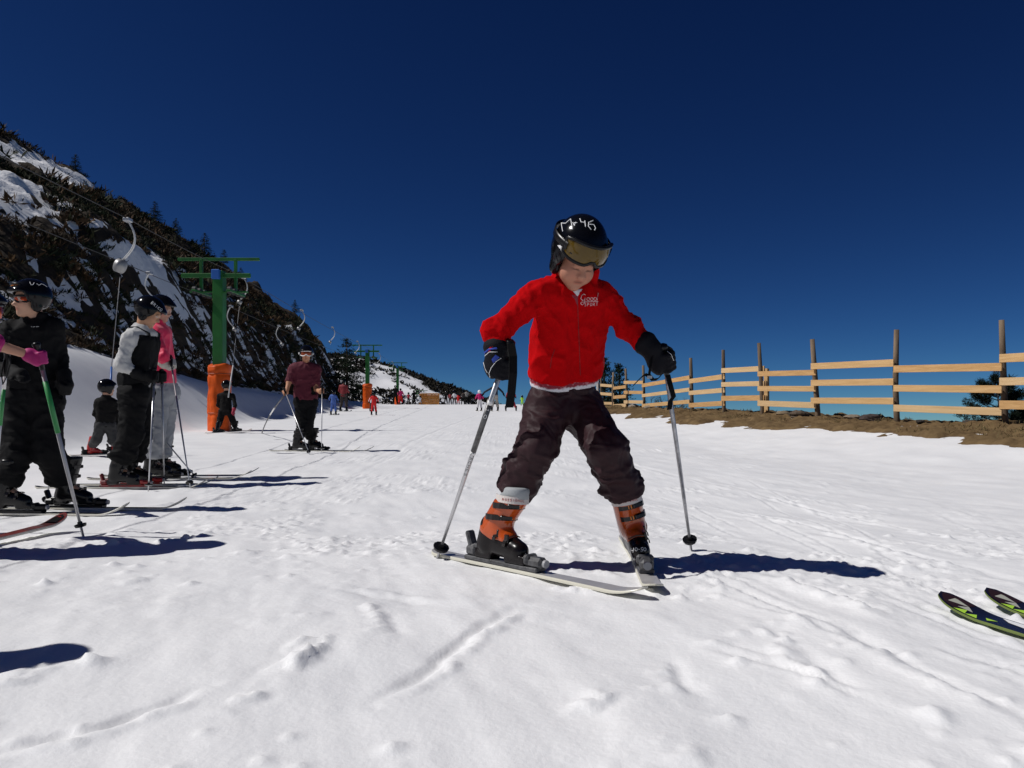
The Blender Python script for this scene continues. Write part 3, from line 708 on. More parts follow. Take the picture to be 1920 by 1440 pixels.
def hanger(pt, side, label, s=1.0, cord=None, stick=None, big=False):
    r = empty('lift_hanger', pt, label, 'lift hanger', 'drag lift hangers')
    pt = np.array(pt); H = .62*s; pts = []
    for t in np.linspace(0, 1, 14):
        a = -.5*math.pi+math.pi*.86*t; pts.append(pt+np.array([side*(.20*s*math.cos(a)-.17*s*t), 0, -H*t]))
    MB().tube(pts, [.016*s if k < 8 else .019*s for k in range(14)], 8).build('arm', WH, r, True)
    MB().box(pt, (.05, .07, .03), None, .2).build('rope_clamp', STEEL, r)
    c = pts[-1]+np.array([-side*.03*s, 0, -.08*s]); rr = .105*s if big else .055*s
    MB().tube([c+np.array([-.05*s, 0, .02]), c+np.array([.05*s, 0, -.02])], rr, 18).build('spring_reel', mat('reel_grey', (.30, .30, .30), .45, .4, var=.2), r, True)
    e = c+np.array([0, 0, -rr-.05*s]); MB().tube([c+np.array([0, 0, -rr]), e+np.array([.03*s, 0, 0]), e+np.array([0, 0, -.04*s]), e+np.array([-.03*s, 0, 0]), c+np.array([0, 0, -rr])], .008*s, 5).build('hook', STEEL, r, True)
    if cord is not None:
        cord = [np.array(q) for q in cord]; MB().tube([e]+cord, .006, 5).build('cord', mat('cord_grey', (.22, .22, .23), .6), r, True)
    if stick is not None: MB().tube(stick[:2], .016, 8).build('drag_stick', mat('stick_%d' % stick[2][0], stick[2][1], .4), r, True)
    return r
hanger((-5.85, 12, 3.46), 1, 'big lift hanger with a round grey reel at upper left, towing a child', 1.0, [P(209, 690, 11.9)], [P(209, 688, 11.9), P(206, 760, 11.75), (1, (.03, .12, .40))], True)
hanger(onrope(Rp, 20.7)-np.array([0, 0, .0]), 1, 'white curved hanger just right of the nearest pylon, towing the child at its pad', .92, [P(436, 690, 19.1)], [P(437, 685, 19.1), P(428, 745, 18.6), (2, (.5, .5, .5))])
hanger(onrope(Rp, 28.6), 1, 'white curved hanger above the man in the maroon shirt', .95); hanger(onrope(Rp, 35.8), 1, 'white curved hanger where the hill meets the sky', .95)
hanger(onrope(Rp, 45), 1, 'small white hanger just left of the second pylon', .95); hanger(onrope(Rp, 58), 1, 'small white hanger on the right of the second pylon', .95)
hanger(onrope(Lp, 15.9), -1, 'thin dark hanger against the snow patch on the hill', .75); hanger(onrope(Lp, 22.6), -1, 'hanger curving left behind the nearest pylon', .95); hanger(onrope(Lp, 28.8), -1, 'hanger curving left in front of the dark rock face', .95)
hanger(onrope(Rp, 70), 1, 'tiny hanger between the second and third pylons', .95)
hanger(onrope(Rp, 88), 1, 'tiny hanger right of the third pylon', .95)

# ------------------------------------------------------------------ hut, sign and other far things
def hut():
    d = 84; a = P(790, 757, d); b = P(823, 757, d); z0 = float(T((a[0]+b[0])/2, d)); w = (b[0]-a[0])/2; cx = (a[0]+b[0])/2
    r = empty('wooden_hut', (cx, d, z0), 'small orange wooden hut on the crest in front of the far hill', 'hut'); wd = mat('hut_wood', (.50, .20, .04), .7, col2=(.66, .30, .07), vscale=3, stretch=(1, 1, 6))
    for k in range(6): MB().box((cx, d, z0+.08+.17*k), (w, .8, .08), None, .1).build('plank', wd, r)
    for sx in (-1, 1): MB().box((cx+sx*(w+.03), d-.82, z0+.55), (.05, .05, .6), None, .1).build('corner_post', wd, r)
    MB().box((cx, d, z0+1.1), (w+.1, .95, .05), None, .1).build('roof', wd, r)
    MB().box((cx, d, z0+1.2), (w+.06, .9, .06), None, .4).build('snow_cap', MATS['snow'], r)
hut()
def sign():
    d = 30.0; c = P(1121, 665, d); x = c[0]+.02; r = empty('round_sign', (x, d, -.2), 'round dark sign with a white rim on a pale pole beside the boy', 'sign')
    MB().tube([(x-.02, d+.04, -.8), (x-.02, d+.04, c[2])], .05, 8).build('pole', mat('sign_pole', (.45, .42, .38), .6), r, True)
    th = np.linspace(0, 2*math.pi, 29)
    MB().tube([(x+.165*math.cos(a), d, c[2]+.165*math.sin(a)) for a in th], .02, 6, False).build('rim', mat('sign_white', (.8, .8, .78), .4), r, True)
    MB().tube([(x, d+.02, c[2]), (x, d-.02, c[2])], .165, 28).build('disc', mat('sign_dark', (.02, .02, .022), .4), r)
    MB().tube([(x-.07, d-.03, c[2]+.08), (x+.015, d-.03, c[2]), (x-.04, d-.03, c[2]-.09), (x-.06, d-.03, c[2]-.10)], .013, 5).build('symbol', mat('sign_white', (.8, .8, .78)), r)
sign()
# ------------------------------------------------------------------ skis, poles, boots, people: builders
def unit(v): v = np.array(v, float); return v/(np.linalg.norm(v)+1e-12)
BLK = mat('black_cloth', (.0055, .0055, .006), .8, bump=.12, bscale=220, spec=.15, var=.2, vscale=30); DKP = mat('black_plastic', (.007, .007, .008), .3, spec=.25)
GREYP = mat('grey_plastic', (.30, .30, .31), .4, var=.15); ALU = mat('aluminium_shaft', (.55, .55, .56), .33, .75); BASE = mat('ski_edge', (.62, .60, .52), .4)
HELM = mat('helmet_black', (.004, .004, .005), .14, spec=.25); LENS_R = mat('lens_red', (.45, .05, .01), .08, .6); SKIN = mat('skin', (1, 1, 1), .55, attr='Col', spec=.35)
def ski(tail, tip, label, top, w=.075, side=None, boot=None, bind=DKP, lift=.0, roll=0.0, group=None, up_tip=.055, decals=None, thick=.013):
    tail = np.array(tail, float); tip = np.array(tip, float); L = np.linalg.norm(tip-tail); X = (tip-tail)/L
    Z = unit(np.array([0, 0, 1.0])-X*X[2]); Y = np.cross(Z, X)
    if roll: c, s_ = math.cos(roll), math.sin(roll); Y, Z = Y*c+Z*s_, Z*c-Y*s_
    r = empty('ski', (tail+tip)/2, label, 'ski', group); n = 44; V = []
    st = np.concatenate([np.linspace(0, .04, 7), np.linspace(.06, .84, 22), np.linspace(.86, 1, 15)]); n = len(st)
    def sec(t):
        wd = w*(.80+.32*abs(t-.45)**1.3*2); e = min(t/.035, 1)
        if e < 1: wd *= math.sqrt(max(0, 1-(1-e)**2))*.8+.2
        e = min((1-t)/.075, 1)
        if e < 1: wd *= math.sqrt(max(0, 1-(1-e)**2))
        z = up_tip*max(0, (t-.86)/.14)**1.8+.012*max(0, (.05-t)/.05)**2; th = thick*(1-.6*max(0, (t-.85)/.15)); return max(wd, .002)/2, z, th
    for t in st:
        h, z, th = sec(t)
        for (yy, zz) in ((-h, z), (h, z), (h, z+th*.55), (h*.93, z+th), (-h*.93, z+th), (-h, z+th*.55)): V.append(tail+X*(t*L)+Y*yy+Z*(zz+lift))
    Fc = []; mi = []
    for i in range(n-1):
        for k in range(6):
            Fc.append((i*6+k, i*6+(k+1) % 6, i*6+6+(k+1) % 6, i*6+6+k)); mi.append(0 if k == 3 else 1)
    Fc += [tuple(range(6))[::-1], tuple((n-1)*6+k for k in range(6))]; mi += [1, 1]
    me = mesh('deck', V, Fc, [top, side or BASE], r, False, mi)
    fr = (tail, X, Y, Z, sec, L)
    if decals:
        for (nm, m, poly) in decals:
            pts = []
            for (t, yy) in poly: h, z, th = sec(t); pts.append(tail+X*(t*L)+Y*yy*h*2+Z*(z+th+lift+.0012))
            mesh(nm, pts, [tuple(range(len(pts)))], m, r, False)
    if boot:
        s0, s1 = boot; R = np.stack([X, Y, Z], 1); zt = .013+lift
        MB().box(tail+X*((s0+s1)/2)+Z*(zt+.010), ((s1-s0)/2+.07, .030, .009), R, .2).build('binding_plate', bind, r)
        b = MB().box(tail+X*(s0-.035)+Z*(zt+.04), (.035, .030, .026), R, .3); b.box(tail+X*(s0-.055)+Z*(zt+.085), (.012, .022, .035), R@np.array(Matrix.Rotation(-.35, 3, 'Y')), .3)
        b.box(tail+X*(s0-.005)+Z*(zt+.062), (.018, .026, .010), R, .3); b.build('heel_binding', bind, r)
        b = MB().box(tail+X*(s1+.045)+Z*(zt+.036), (.045, .026, .022), R, .3); b.box(tail+X*(s1+.012)+Z*(zt+.045), (.014, .034, .020), R, .3)
        o = b.build('toe_binding', bind, r); MB().tube([tail+X*(s1+.088)+Z*(zt+.036), tail+X*(s1+.10)+Z*(zt+.036)], .016, 14).build('adjusting_dial', GREYP, o)
    return fr
def pole(top, tip, label, group=None, shaft=None, grip=DKP, bands=(), rs=.0085, strap=True, grip_len=.13, basket=.034, sink=.03):
    top = np.array(top, float); tip = np.array(tip, float); d = unit(tip-top); r = empty('ski_pole', tip, label, 'ski pole', group); L = np.linalg.norm(tip-top)
    MB().tube([top+d*.05, top+d*(L*.6), tip+d*sink], [rs, rs*.9, rs*.55], 10).build('shaft', shaft or ALU, r, True)
    MB().tube([top+d*t for t in (-.012, -.006, .004, .012, .03, .06, .09, grip_len)], [.010, .019, .021, .016, .014, .0165, .014, .0125], 10).build('grip', grip, r, True)
    for (a, b, m) in bands: MB().tube([top+d*a, top+d*b], rs*1.12, 10).build('shaft_band', m, r, True)
    s = unit(np.cross(d, [0, 1, 0])); q = np.cross(d, s); bk = tip-d*.06
    V = MB().tube([bk-d*.006, bk+d*.006], [basket, basket*.9], 12); V.tube([bk-d*.02, bk], [.012, .014], 8); V.build('basket', DKP, r)
    if strap:
        pts = [top+d*.01+s*.01, top+d*.05+s*.035+q*.02, top+d*.12+s*.03+q*.03, top+d*.17+s*.012+q*.03, top+d*.12+q*.028, top+d*.04+q*.02]
        MB().ribbon(pts, .016, .002, unit(q+s*.3)).build('strap', BLK, r)
    return r
def hand_prims(sd, G, A, W, s=1.0, fat=1.0):
    """five fingers closed round a grip: G grip centre, A axis (up), W wrist"""
    A = unit(A); d = G-W; d = unit(d-A*(d@A)); sde = np.cross(A, d); f = s*fat
    sd.ell(G-d*.030*s, (.024*f, .042*f, .044*f), np.stack([d, sde, A], 1), .012)
    sd.cone(W, G-d*.034*s, .029*f, .032*f, .02)
    for i in range(4):
        c = G+A*(.034-.0225*i)*s; R = (.0275+.004*(fat-1))*s*fat**.5; rr = (.0105 if i < 3 else .009)*f; pv = None
        for a in (-125, -70, -15, 40, 95 if i < 3 else 80):
            p = c+(d*math.cos(math.radians(a))+sde*math.sin(math.radians(a)))*R
            if pv is not None: sd.cone(pv, p, rr, rr*.96, .004)
            pv = p
    t0 = G-d*.022*s+A*.036*s-sde*.012*s; t1 = G+A*.046*s+sde*.018*s+d*.012*s; t2 = G+A*.034*s+sde*.030*s+d*.022*s
    sd.cone(t0, t1, .014*f, .012*f, .006); sd.cone(t1, t2, .012*f, .010*f, .004)
def open_hand(sd, W, d, side, s=1.0, fat=1.0):
    d = unit(d); side = unit(side-d*(side@d)); n = np.cross(d, side); f = s*fat
    sd.cone(W, W+d*.07*s, .027*f, .034*f, .015); sd.ell(W+d*.055*s, (.045*f, .038*f, .019*f), np.stack([d, side, n], 1), .012)
    for i, L in enumerate((.068, .076, .07, .055)):
        b = W+d*.085*s+side*(.028-.019*i)*s; m = b+(d*.95+n*.3)*L*.55*s; e = m+(d*.7+n*.7)*L*.5*s
        sd.cone(b, m, .0098*f, .009*f, .004); sd.cone(m, e, .009*f, .0078*f, .004)
    b = W+d*.03*s+side*.03*s; m = b+(d*.6+side*.6+n*.3)*.045*s; sd.cone(b, m, .014*f, .011*f, .006); sd.cone(m, m+(d*.9+n*.4)*.035*s, .011*f, .009*f, .004)
def head_prims(sd, C, R, s=1.0, child=False):
    def q(x, y, z): return C+R@(np.array([x, y, z])*s)
    sd.ell(q(0, .012, .035), np.array([.074, .094, .088])*s, R, .03); sd.ell(q(0, -.03, -.03), np.array([.060, .058, .083])*s, R, .03)
    for sx in (-1, 1):
        sd.cone(q(.036*sx, -.012, -.068), q(0, -.058, -.094), .028*s, .026*s, .02); sd.ell(q(.035*sx, -.060, -.036), np.array([.027, .027, .027])*s, R, .025)
        if child: sd.ell(q(.034*sx, -.052, -.052), np.array([.034, .034, .036])*s, R, .03)
        sd.ell(q(.032*sx, -.103, .002), np.array([.017, .013, .011])*s, R, .010, 's'); sd.ell(q(.031*sx, -.0835, .001), np.array([.0145, .0125, .0105])*s, R, .004)
        sd.ell(q(.012*sx, -.100, -.039), .0088*s, None, .006); sd.ell(q(.076*sx, .012, -.005), np.array([.010, .021, .031])*s, R, .008)
    sd.cone(q(-.032, -.083, .020), q(.032, -.083, .020), .011*s, .011*s, .015); sd.ell(q(0, -.080, -.098), .017*s, None, .015)
    sd.cone(q(0, -.088, .000), q(0, -.113+.006*child, -.035+.003*child), .0075*s, (.0125-.0015*child)*s, .010+.006*child)
    sd.cone(q(-.019, -.089, -.0615), q(.019, -.089, -.0615), .0062*s, .0062*s, .006); sd.cone(q(-.014, -.089, -.0715), q(.014, -.089, -.0715), .0068*s, .0068*s, .006)
    sd.cone(q(-.024, -.100, -.0665), q(.024, -.100, -.0665), .0028*s, .0028*s, .004, 's')
def skin_cols(V, C, R, s, tone, closed=False, brow=(.05, .03, .02)):
    L = (V-C)@R/s; x, y, z = np.abs(L[:, 0]), L[:, 1], L[:, 2]; col = np.tile(np.array(tone, float), (len(V), 1)); f = y < -.05
    def mix(m, c): 
        nonlocal col; col = col*(1-m[:, None])+np.array(c)*m[:, None]
    t = np.array(tone)
    mix(.35*np.exp(-((x-.04)/.022)**2-((z+.035)/.025)**2)*f, t*np.array([1.05, .72, .68]))
    mix(.75*np.exp(-(x/.021)**4-((z+.0665)/.0105)**4)*(y < -.075), t*np.array([.78, .42, .40]))
    mix(.85*np.exp(-((x-.031)/.019)**4-((z-.0235-.004*np.cos(x*60))/.0042)**2)*f, brow)
    mix(.8*np.exp(-(x/.021)**4-((z+.0665)/.0028)**2)*(y < -.075), t*.22)
    if closed: mix(1.0*np.exp(-((x-.031)/.017)**4-((z+.008+.25*(x-.031)**2*40)/.0042)**2)*f, (.035, .018, .012))
    else:
        mix(1.0*np.exp(-((x-.031)/.0125)**4-((z-.001)/.0058)**4)*f, (.62, .60, .57)); mix(1.0*np.exp(-((x-.031)/.0055)**4-((z-.001)/.0055)**4)*f, (.03, .02, .015))
        mix(.8*np.exp(-((x-.031)/.015)**4-((z-.0075)/.002)**2)*f, (.05, .03, .02))
    return np.clip(col, 0, 1)
def helmet(parent, C, R, s, m, vox, cz=.030, rz=.122):
    def q(x, y, z): return C+R@(np.array([x, y, z])*s)
    sd = SDF(.012); sd.ell(q(0, .012, cz), np.array([.117, .138, rz])*s, R); sd.ell(q(0, -.085, cz+.030), np.array([.085, .052-.010*(rz > .13), .030])*s, R, .03)
    sd.box(q(0, 0, -.180), np.array([.2, .25, .105])*s, 0, R, .02, 's'); sd.box(q(0, -.135, -.045), np.array([.072, .10, .082])*s, .012, R, .012, 's')
    for sx in (-1, 1): sd.ell(q(.080*sx, .010, -.052), np.array([.022, .040, .044])*s, R, .012)
    V, Q = sd.mesh(vox, 1); return mesh('helmet', V, Q, m, parent)
def goggles(parent, C, R, s, zc, frame, lens, hh=.037, big=1.0, strap=None, wid=62, rx=.100, ry=.142, nose=.022, sr=(.1215, .142), cz_=.03, rz_=.122):
    ry = ry*big; rx = rx*(1+(big-1)*1.15)
    def q(x, y, z): return C+R@(np.array([x, y, z])*s)
    kz = math.sqrt(max(.2, 1-(max(0, zc-cz_)/rz_)**2)) if zc > .085 else 1.0; rx, ry = rx*kz, ry*kz; sr = (sr[0]*kz, sr[1]*kz)
    def pt(th, h, k=1.0): x = rx*math.sin(th)*k; return q(x, -ry*math.cos(th)*k+.012+.25*abs(h), zc+h)
    tm = math.radians(wid); n = 24
    def lo(th): return -hh+nose*math.exp(-(rx*math.sin(th)/.017)**2)-.004*math.sin(abs(th)*2.2)
    def taper(th): return 1-.28*(abs(th)/tm)**5
    ths = np.linspace(-tm, tm, n); V = []; Fc = []
    for i, th in enumerate(ths):
        for t in np.linspace(0, 1, 5): V.append(pt(th, (lo(th)*(1-t)+hh*t)*taper(th)))
    for i in range(n-1):
        for k in range(4): Fc.append((i*5+k, i*5+5+k, i*5+6+k, i*5+1+k))
    g = mesh('goggles', V, Fc, lens, parent)
    loop = [pt(th, lo(th)*taper(th), .985) for th in ths]+[pt(th, hh*taper(th), .985) for th in ths[::-1]]; loop.append(loop[0])
    MB().tube(loop, .0085*s, 8, False).build('frame', frame, g, True)
    if strap is not None:
        pts = []
        for a in np.linspace(wid-4, 360-wid+4, 40): th = math.radians(a); k = sstep(0, 25, min(a-wid+4, 360-wid+4-a)); pts.append(q((rx+k*(sr[0]-rx))*math.sin(th), -(ry+k*(sr[1]-ry))*math.cos(th)+.012, zc+.0*k))
        Vv = []
        for p in pts: 
            up = R@np.array([0, 0, 1.0]); Vv += [p-up*.017*s, p+up*.017*s]
        m = MB(); nn = len(pts); o = unit(R@np.array([0, 1., 0])); V2 = []
        for i, p in enumerate(pts):
            out = unit(p-q(0, .012, zc)); V2 += [Vv[2*i], Vv[2*i+1], Vv[2*i+1]+out*.003*s, Vv[2*i]+out*.003*s]
        m.add(V2, [(i*4+k, i*4+(k+1) % 4, i*4+4+(k+1) % 4, i*4+4+k) for i in range(nn-1) for k in range(4)]).build('strap', strap, g, True)
    return g
def boot(parent, heel, fwd, up, s, lower, vox, cuff=None, hero=False, lean=.085, liner=None, outer=1, strap=None, zs=1.0):
    X = unit(fwd); Z = unit(np.array(up)-X*(np.array(up)@X)); Y = np.cross(Z, X); heel = np.array(heel)
    def q(x, y, z): return heel+(X*x+Y*y+Z*(z if z < .1 else .1+(z-.1)*zs))*s
    Rm = np.stack([X, Y, Z], 1)
    sd = SDF(.015); sd.cone(q(.045, 0, .062), q(.235, 0, .050), .046*s, .042*s); sd.cone(q(.07, 0, .10), q(.20, 0, .066), .05*s, .040*s); sd.cone(q(.055, 0, .06), q(.075, 0, .15), .054*s, .060*s)
    sd.box(q(.045, 0, .016), np.array([.045, .030, .014])*s, .004, Rm, .006); sd.box(q(.235, 0, .016), np.array([.055, .030, .014])*s, .004, Rm, .006)
    if cuff is None: sd.cone(q(.075, 0, .14), q(.075+lean, 0, .33), .061*s, .068*s); sd.box(q(.075+lean*1.25, 0, .40), np.array([.12, .12, .055])*s, 0, Rm, .008, 's')
    V, Q = sd.mesh(vox, 1); b = mesh('boot', V, Q, lower, parent)
    def ring(cx, z, r, a0, a1, n=14, tilt=0.0):            # points round the cuff, angle 0 = front
        return [q(cx+r*math.cos(a)+0, r*.92*math.sin(a)*outer, z-tilt*math.cos(a)) for a in np.radians(np.linspace(a0, a1, n))]
    def cx(z): return .075+lean*(z-.14)/.19
    if cuff is not None:
        sd = SDF(.01); sd.cone(q(.076, 0, .135), q(.075+lean, 0, .33), .062*s, .066*s); sd.box(q(.075+lean, 0, .395), np.array([.12, .12, .055])*s, .0, Rm, .006, 's')
        sd.cone(q(.13, 0, .115), q(.165, 0, .095), .05*s, .044*s, .03)
        V, Q = sd.mesh(vox, 1); mesh('cuff', V, Q, cuff, b)
        sd = SDF(.012); sd.cone(q(cx(.26), 0, .26), q(cx(.37), 0, .37), .054*s, .056*s); sd.ell(q(cx(.34)+.045, 0, .335), np.array([.010, .022, .034])*s, Rm, .02)
        sd.box(q(cx(.40)+.02, 0, .455), np.array([.15, .12, .045])*s, 0, Rm, .01, 's')
        V, Q = sd.mesh(vox, 1); mesh('liner', V, Q, liner, b)
    zbk = ((.215, 1.0), (.285, 1.0)) if cuff is not None else ((.20, 1), (.27, 1))
    BK = mat('buckle_black', (.02, .016, .015), .25, .3)
    for (z, k) in zbk:
        m = MB(); m.ribbon(ring(cx(z), z, .0745, -40, 115), .024*s, .004*s, Z); 
        m.box(q(cx(z)+.080*math.cos(.55), .080*.92*math.sin(.55)*outer, z), np.array([.006, .026, .010])*s, Rm@np.array(Matrix.Rotation(.55*outer, 3, 'Z')), .3); o = m.build('buckle', BK, b)
        if hero:
            mm = MB()
            for t in range(4): 
                a = math.radians(-2+9*t); mm.box(q(cx(z)+.0785*math.cos(a), .0785*.92*math.sin(a)*outer, z), np.array([.003, .0026, .008])*s, Rm@np.array(Matrix.Rotation(a*outer, 3, 'Z')), .2)
            o2 = mm.build('ladder', mat('buckle_orange', (.70, .22, .03), .35), b); tag(o2, kind='stuff')
    for (x, z, w) in ((.135, .122, .050), (.19, .098, .045)):
        pts = [q(x+.01*math.cos(a), w*1.12*math.sin(a)*outer, z-w*.55+w*.92*math.cos(a)) for a in np.radians(np.linspace(-45, 100, 10))]
        m = MB().ribbon(pts, .018*s, .004*s, X); m.box(pts[6], np.array([.012, .006, .018])*s, Rm, .3); m.build('buckle', BK, b)
    if hero and strap is not None:
        z = .325; o = MB().ribbon(ring(cx(z), z, .0725, -150, 150, 26, .006), .030*s, .003*s, Z).build('power_strap', strap, b)
    return b, q, cx
def human(label, J, S, o, vox=.012, name='person', group=None, seed=0):
    """J: joints in world space. o: what is worn. Everything hangs under one empty at the feet."""
    f0 = (np.array(J['ankL'])+np.array(J['ankR']))/2; base = (f0[0], f0[1], min(J['ankL'][2], J['ankR'][2])-.1*S)
    r = empty(name, base, label, 'person', group); J = {k: np.array(v, float) for k, v in J.items()}
    ac = unit(J['shoL']-J['shoR']); ah = unit(J['hipL']-J['hipR']); pel = J.get('pel', (J['hipL']+J['hipR'])/2); nb = J['neck']; C, R, hs = J['head'], J['hrot'], o.get('hs', S**.45)
    tw, tr = o.get('tw', .075)*S, o.get('tr', .112)*S; ch = nb*.82+pel*.18
    ar, lr = o.get('ar', 1.0)*S, o.get('lr', 1.0)*S
    def torso(sd, k, lo=0.0, k2=1.0, kc=1.0):
        a = pel+(pel-ch)*lo
        for t in (-1, 0, 1): sd.cone(a+ah*t*tw*.95*k, ch+ac*t*tw*1.05*k, tr*k*.98*k2, tr*k*kc*(1.0 if t == 0 else .88), .05*S)
        for nme in ('shoL', 'shoR'): sd.cone(ch+(J[nme]-ch)*.3, J[nme]+(ch-J[nme])*.12, .085*S*k, .066*ar*k, .06*S)
    def arm(sd, s_, k, t1=1.0, k0=1.0):
        a, e, w = J['sho'+s_], J['elb'+s_], J['wri'+s_]
        sd.cone(a, e, .066*ar*k, .054*ar*k, .04*S)
        if t1 > 0: sd.cone(e, e+(w-e)*t1, .054*ar*k, (.054-.014*t1)*ar*k*k0, .03*S)
    # body
    sd = SDF(.03*S); torso(sd, .74)
    head_prims(sd, C, R, hs, o.get('child', False)); sd.cone(C+R@np.array([0, .022, -.055])*hs, nb, .052*hs, .060*S, .03*S)
    for s_ in 'LR':
        arm(sd, s_, .70); sd.cone(J['hip'+s_], J['kne'+s_], .07*lr, .05*lr); sd.cone(J['kne'+s_], J['ank'+s_], .05*lr, .038*S)
        fw = J.get('toe'+s_, J['ank'+s_]+R@np.array([0, -.12, -.05])*S); sd.cone(J['ank'+s_], fw, .036*S, .026*S)
        if not o.get('glove'):
            if 'grip'+s_ in J: hand_prims(sd, J['grip'+s_], J['axis'+s_], J['wri'+s_], S**.6, 1.0)
            else: open_hand(sd, J['wri'+s_], J['wri'+s_]-J['elb'+s_], R@np.array([0, -1., 0]), S**.6)
    V, Q = sd.mesh(o.get('bvox', vox), 1); b = mesh('body', V, Q, SKIN, r)
    color_attr(b, 'Col', skin_cols(V, C, R, hs, o.get('skin', (.46, .25, .17)), o.get('closed', False)))
    if o.get('hair'):
        sd = SDF(.02); q = lambda x, y, z: C+R@(np.array([x, y, z])*hs)
        sd.ell(q(0, .022, .045), np.array([.082, .098, .088])*hs, R); sd.box(q(0, -.13, -.04), np.array([.09, .075, .085])*hs, .01, R, .02, 's'); sd.ell(q(0, .07, -.04), np.array([.065, .04, .06])*hs, R)
        V, Q = sd.mesh(vox, 1); V = cloth_folds(V, Q, .006, .02, seed); mesh('hair', V, Q, o['hair'], r)
    # top
    hem = o.get('hem', .10)
    def cut(sd, lo, ax=None):
        a = pel+(pel-ch)*lo; d = unit(pel-ch); m = unit(np.cross(d, ah)); sd.box(a+d*.25*S, (.45*S, .45*S, .25*S), 0, np.stack([ah, m, d], 1), .008, 's')
    if o.get('under'):
        sd = SDF(.03*S); torso(sd, .985, hem+.22, 1.0, .8); cut(sd, o.get('under_hem', hem+.10)); V, Q = sd.mesh(vox, 1); V = cloth_folds(V, Q, .002*S, .07*S, seed+9)
        u = mesh('shirt', V, Q, o['under'], r)
        if o.get('under_cols'): color_attr(u, 'Col', o['under_cols'](V, J, S, pel, ch))
    sd = SDF(.03*S); torso(sd, 1.0, hem+.22, 1.03); sl = o.get('sleeve', 1.0)
    for s_ in 'LR': arm(sd, s_, 1.0, max(0, sl))
    if o.get('collar', True):
        for a in np.linspace(*(o.get('collar_arc', (-140, 140))), 13):
            dv = R_torso(nb, ch, ac)@np.array([math.sin(math.radians(a)), math.cos(math.radians(a)), 0]); p = nb+dv*o.get('collar_r', .062)*S
            sd.cone(p-unit(nb-ch)*.02*S, p+unit(nb-ch)*o.get('collar_h', .035)*S+dv*.006*S, .024*S, .017*S, .02*S)
    if o.get('hood'): 
        hb = nb+R_torso(nb, ch, ac)@np.array([0, .085, .01])*S; sd.ell(hb, np.array([.10, .06, .085])*S, R_torso(nb, ch, ac), .03*S)
    cut(sd, hem)
    if sl < 1 and sl > .0 and o.get('short'):
        for s_ in 'LR':
            e, w = J['elb'+s_], J['wri'+s_]; e2 = e+(w-e)*sl; d = unit(w-e); sx = unit(np.cross(d, [0, 0, 1.0])); sd.box(e2+d*.1*S, (.09*S, .09*S, .1*S), 0, np.stack([sx, np.cross(d, sx), d], 1), .006, 's')
    V, Q = sd.mesh(o.get('tvox', vox), 1); V = V+vnormals(V, Q)*o.get('puff', 0.0); V = cloth_folds(V, Q, o.get('fold', .010)*S, o.get('fold_size', .085)*S, seed, (1, 1, 1.6))
    V = limb_folds(V, Q, [[J['sho'+c], J['elb'+c], J['wri'+c]] for c in 'LR'], o.get('lfold', .010)*S, .042*S, seed)
    jk = mesh(o.get('top_name', 'jacket'), V, Q, o['top'], r)
    if o.get('top_cols'): color_attr(jk, 'Col', o['top_cols'](V, J, S, pel, ch))
    # trousers
    sd = SDF(.03*S); sd.cone(J['hipL'], J['hipR'], o.get('hipr', .108)*lr, o.get('hipr', .108)*lr); sd.cone(pel, pel+(ch-pel)*.25, .10*S*o.get('waist', 1), .09*S*o.get('waist', 1), .04*S)
    for t in (-1, 1): sd.cone(pel+ah*t*tw*.8, pel+(ch-pel)*.22+ac*t*tw*.8, tr*o.get('wk', .84), tr*o.get('wk', .84)*.95, .05*S)
    g = np.random.default_rng(seed+3)
    for s_ in 'LR':
        h, k, a = J['hip'+s_], J['kne'+s_], J.get('cuf'+s_, J['ank'+s_]); l0, l1, l2 = o.get('legr', (.104, .086, .080)); sd.cone(h, k, l0*lr, l1*lr, .03*S); e = k+(a-k)*o.get('cut', .72); sd.cone(k, e, l1*lr, l2*lr, .03*S)
        nbk = o.get('bunch', 3); d = unit(a-k); sx = unit(np.cross(d, [.3, 1, .1])); sy = np.cross(d, sx)
        for i in range(nbk):
            p = k+(e-k)*(.25+.75*(i+.4)/max(1, nbk)); off = (sx*g.normal()+sy*g.normal())*.012*S; rr = l2*lr*g.uniform(1.02, 1.16)
            tl = unit(d+.35*sx*g.normal()+.35*sy*g.normal()); s2 = unit(np.cross(tl, sy)); sd.ell(p+off, (rr, rr, .030*S), np.stack([s2, np.cross(tl, s2), tl], 1), .010*S)
        if o.get('flat_leg', True):
            e3 = e+d*.018*S; sd.box(e3+d*.1*S, (.16*S, .16*S, .1*S), 0, np.stack([sx, sy, d], 1), .008, 's')
    V, Q = sd.mesh(o.get('pvox', vox), 1); V = cloth_folds(V, Q, o.get('pfold', .010)*S, .075*S, seed+21, (1.5, 1.5, .8)); V = limb_folds(V, Q, [[J['hip'+c], J['kne'+c], J.get('cuf'+c, J['ank'+c])] for c in 'LR'], o.get('plfold', .011)*S, .07*S, seed+2); mesh('trousers', V, Q, o['trousers'], r)
    # gloves
    if o.get('glove'):
        for s_ in 'LR':
            sd = SDF(.01); gm = o['glove']; gs = o.get('gs', S**.6); e, w = J['elb'+s_], J['wri'+s_]
            sd.cone(w+(e-w)*o.get('gcuff', .26), w, .050*ar*o.get('gcr', 1.30), .050*ar*min(1, o.get('gcr', 1.3)), .015)
            if 'grip'+s_ in J: hand_prims(sd, J['grip'+s_], J['axis'+s_], w, gs, o.get('gfat', 1.35))
            else: open_hand(sd, w, w-e, R@np.array([0, -1., 0]), gs, 1.35)
            V, Q = sd.mesh(o.get('gvox', vox*.7), 1); mesh('glove', V, Q, gm, r)
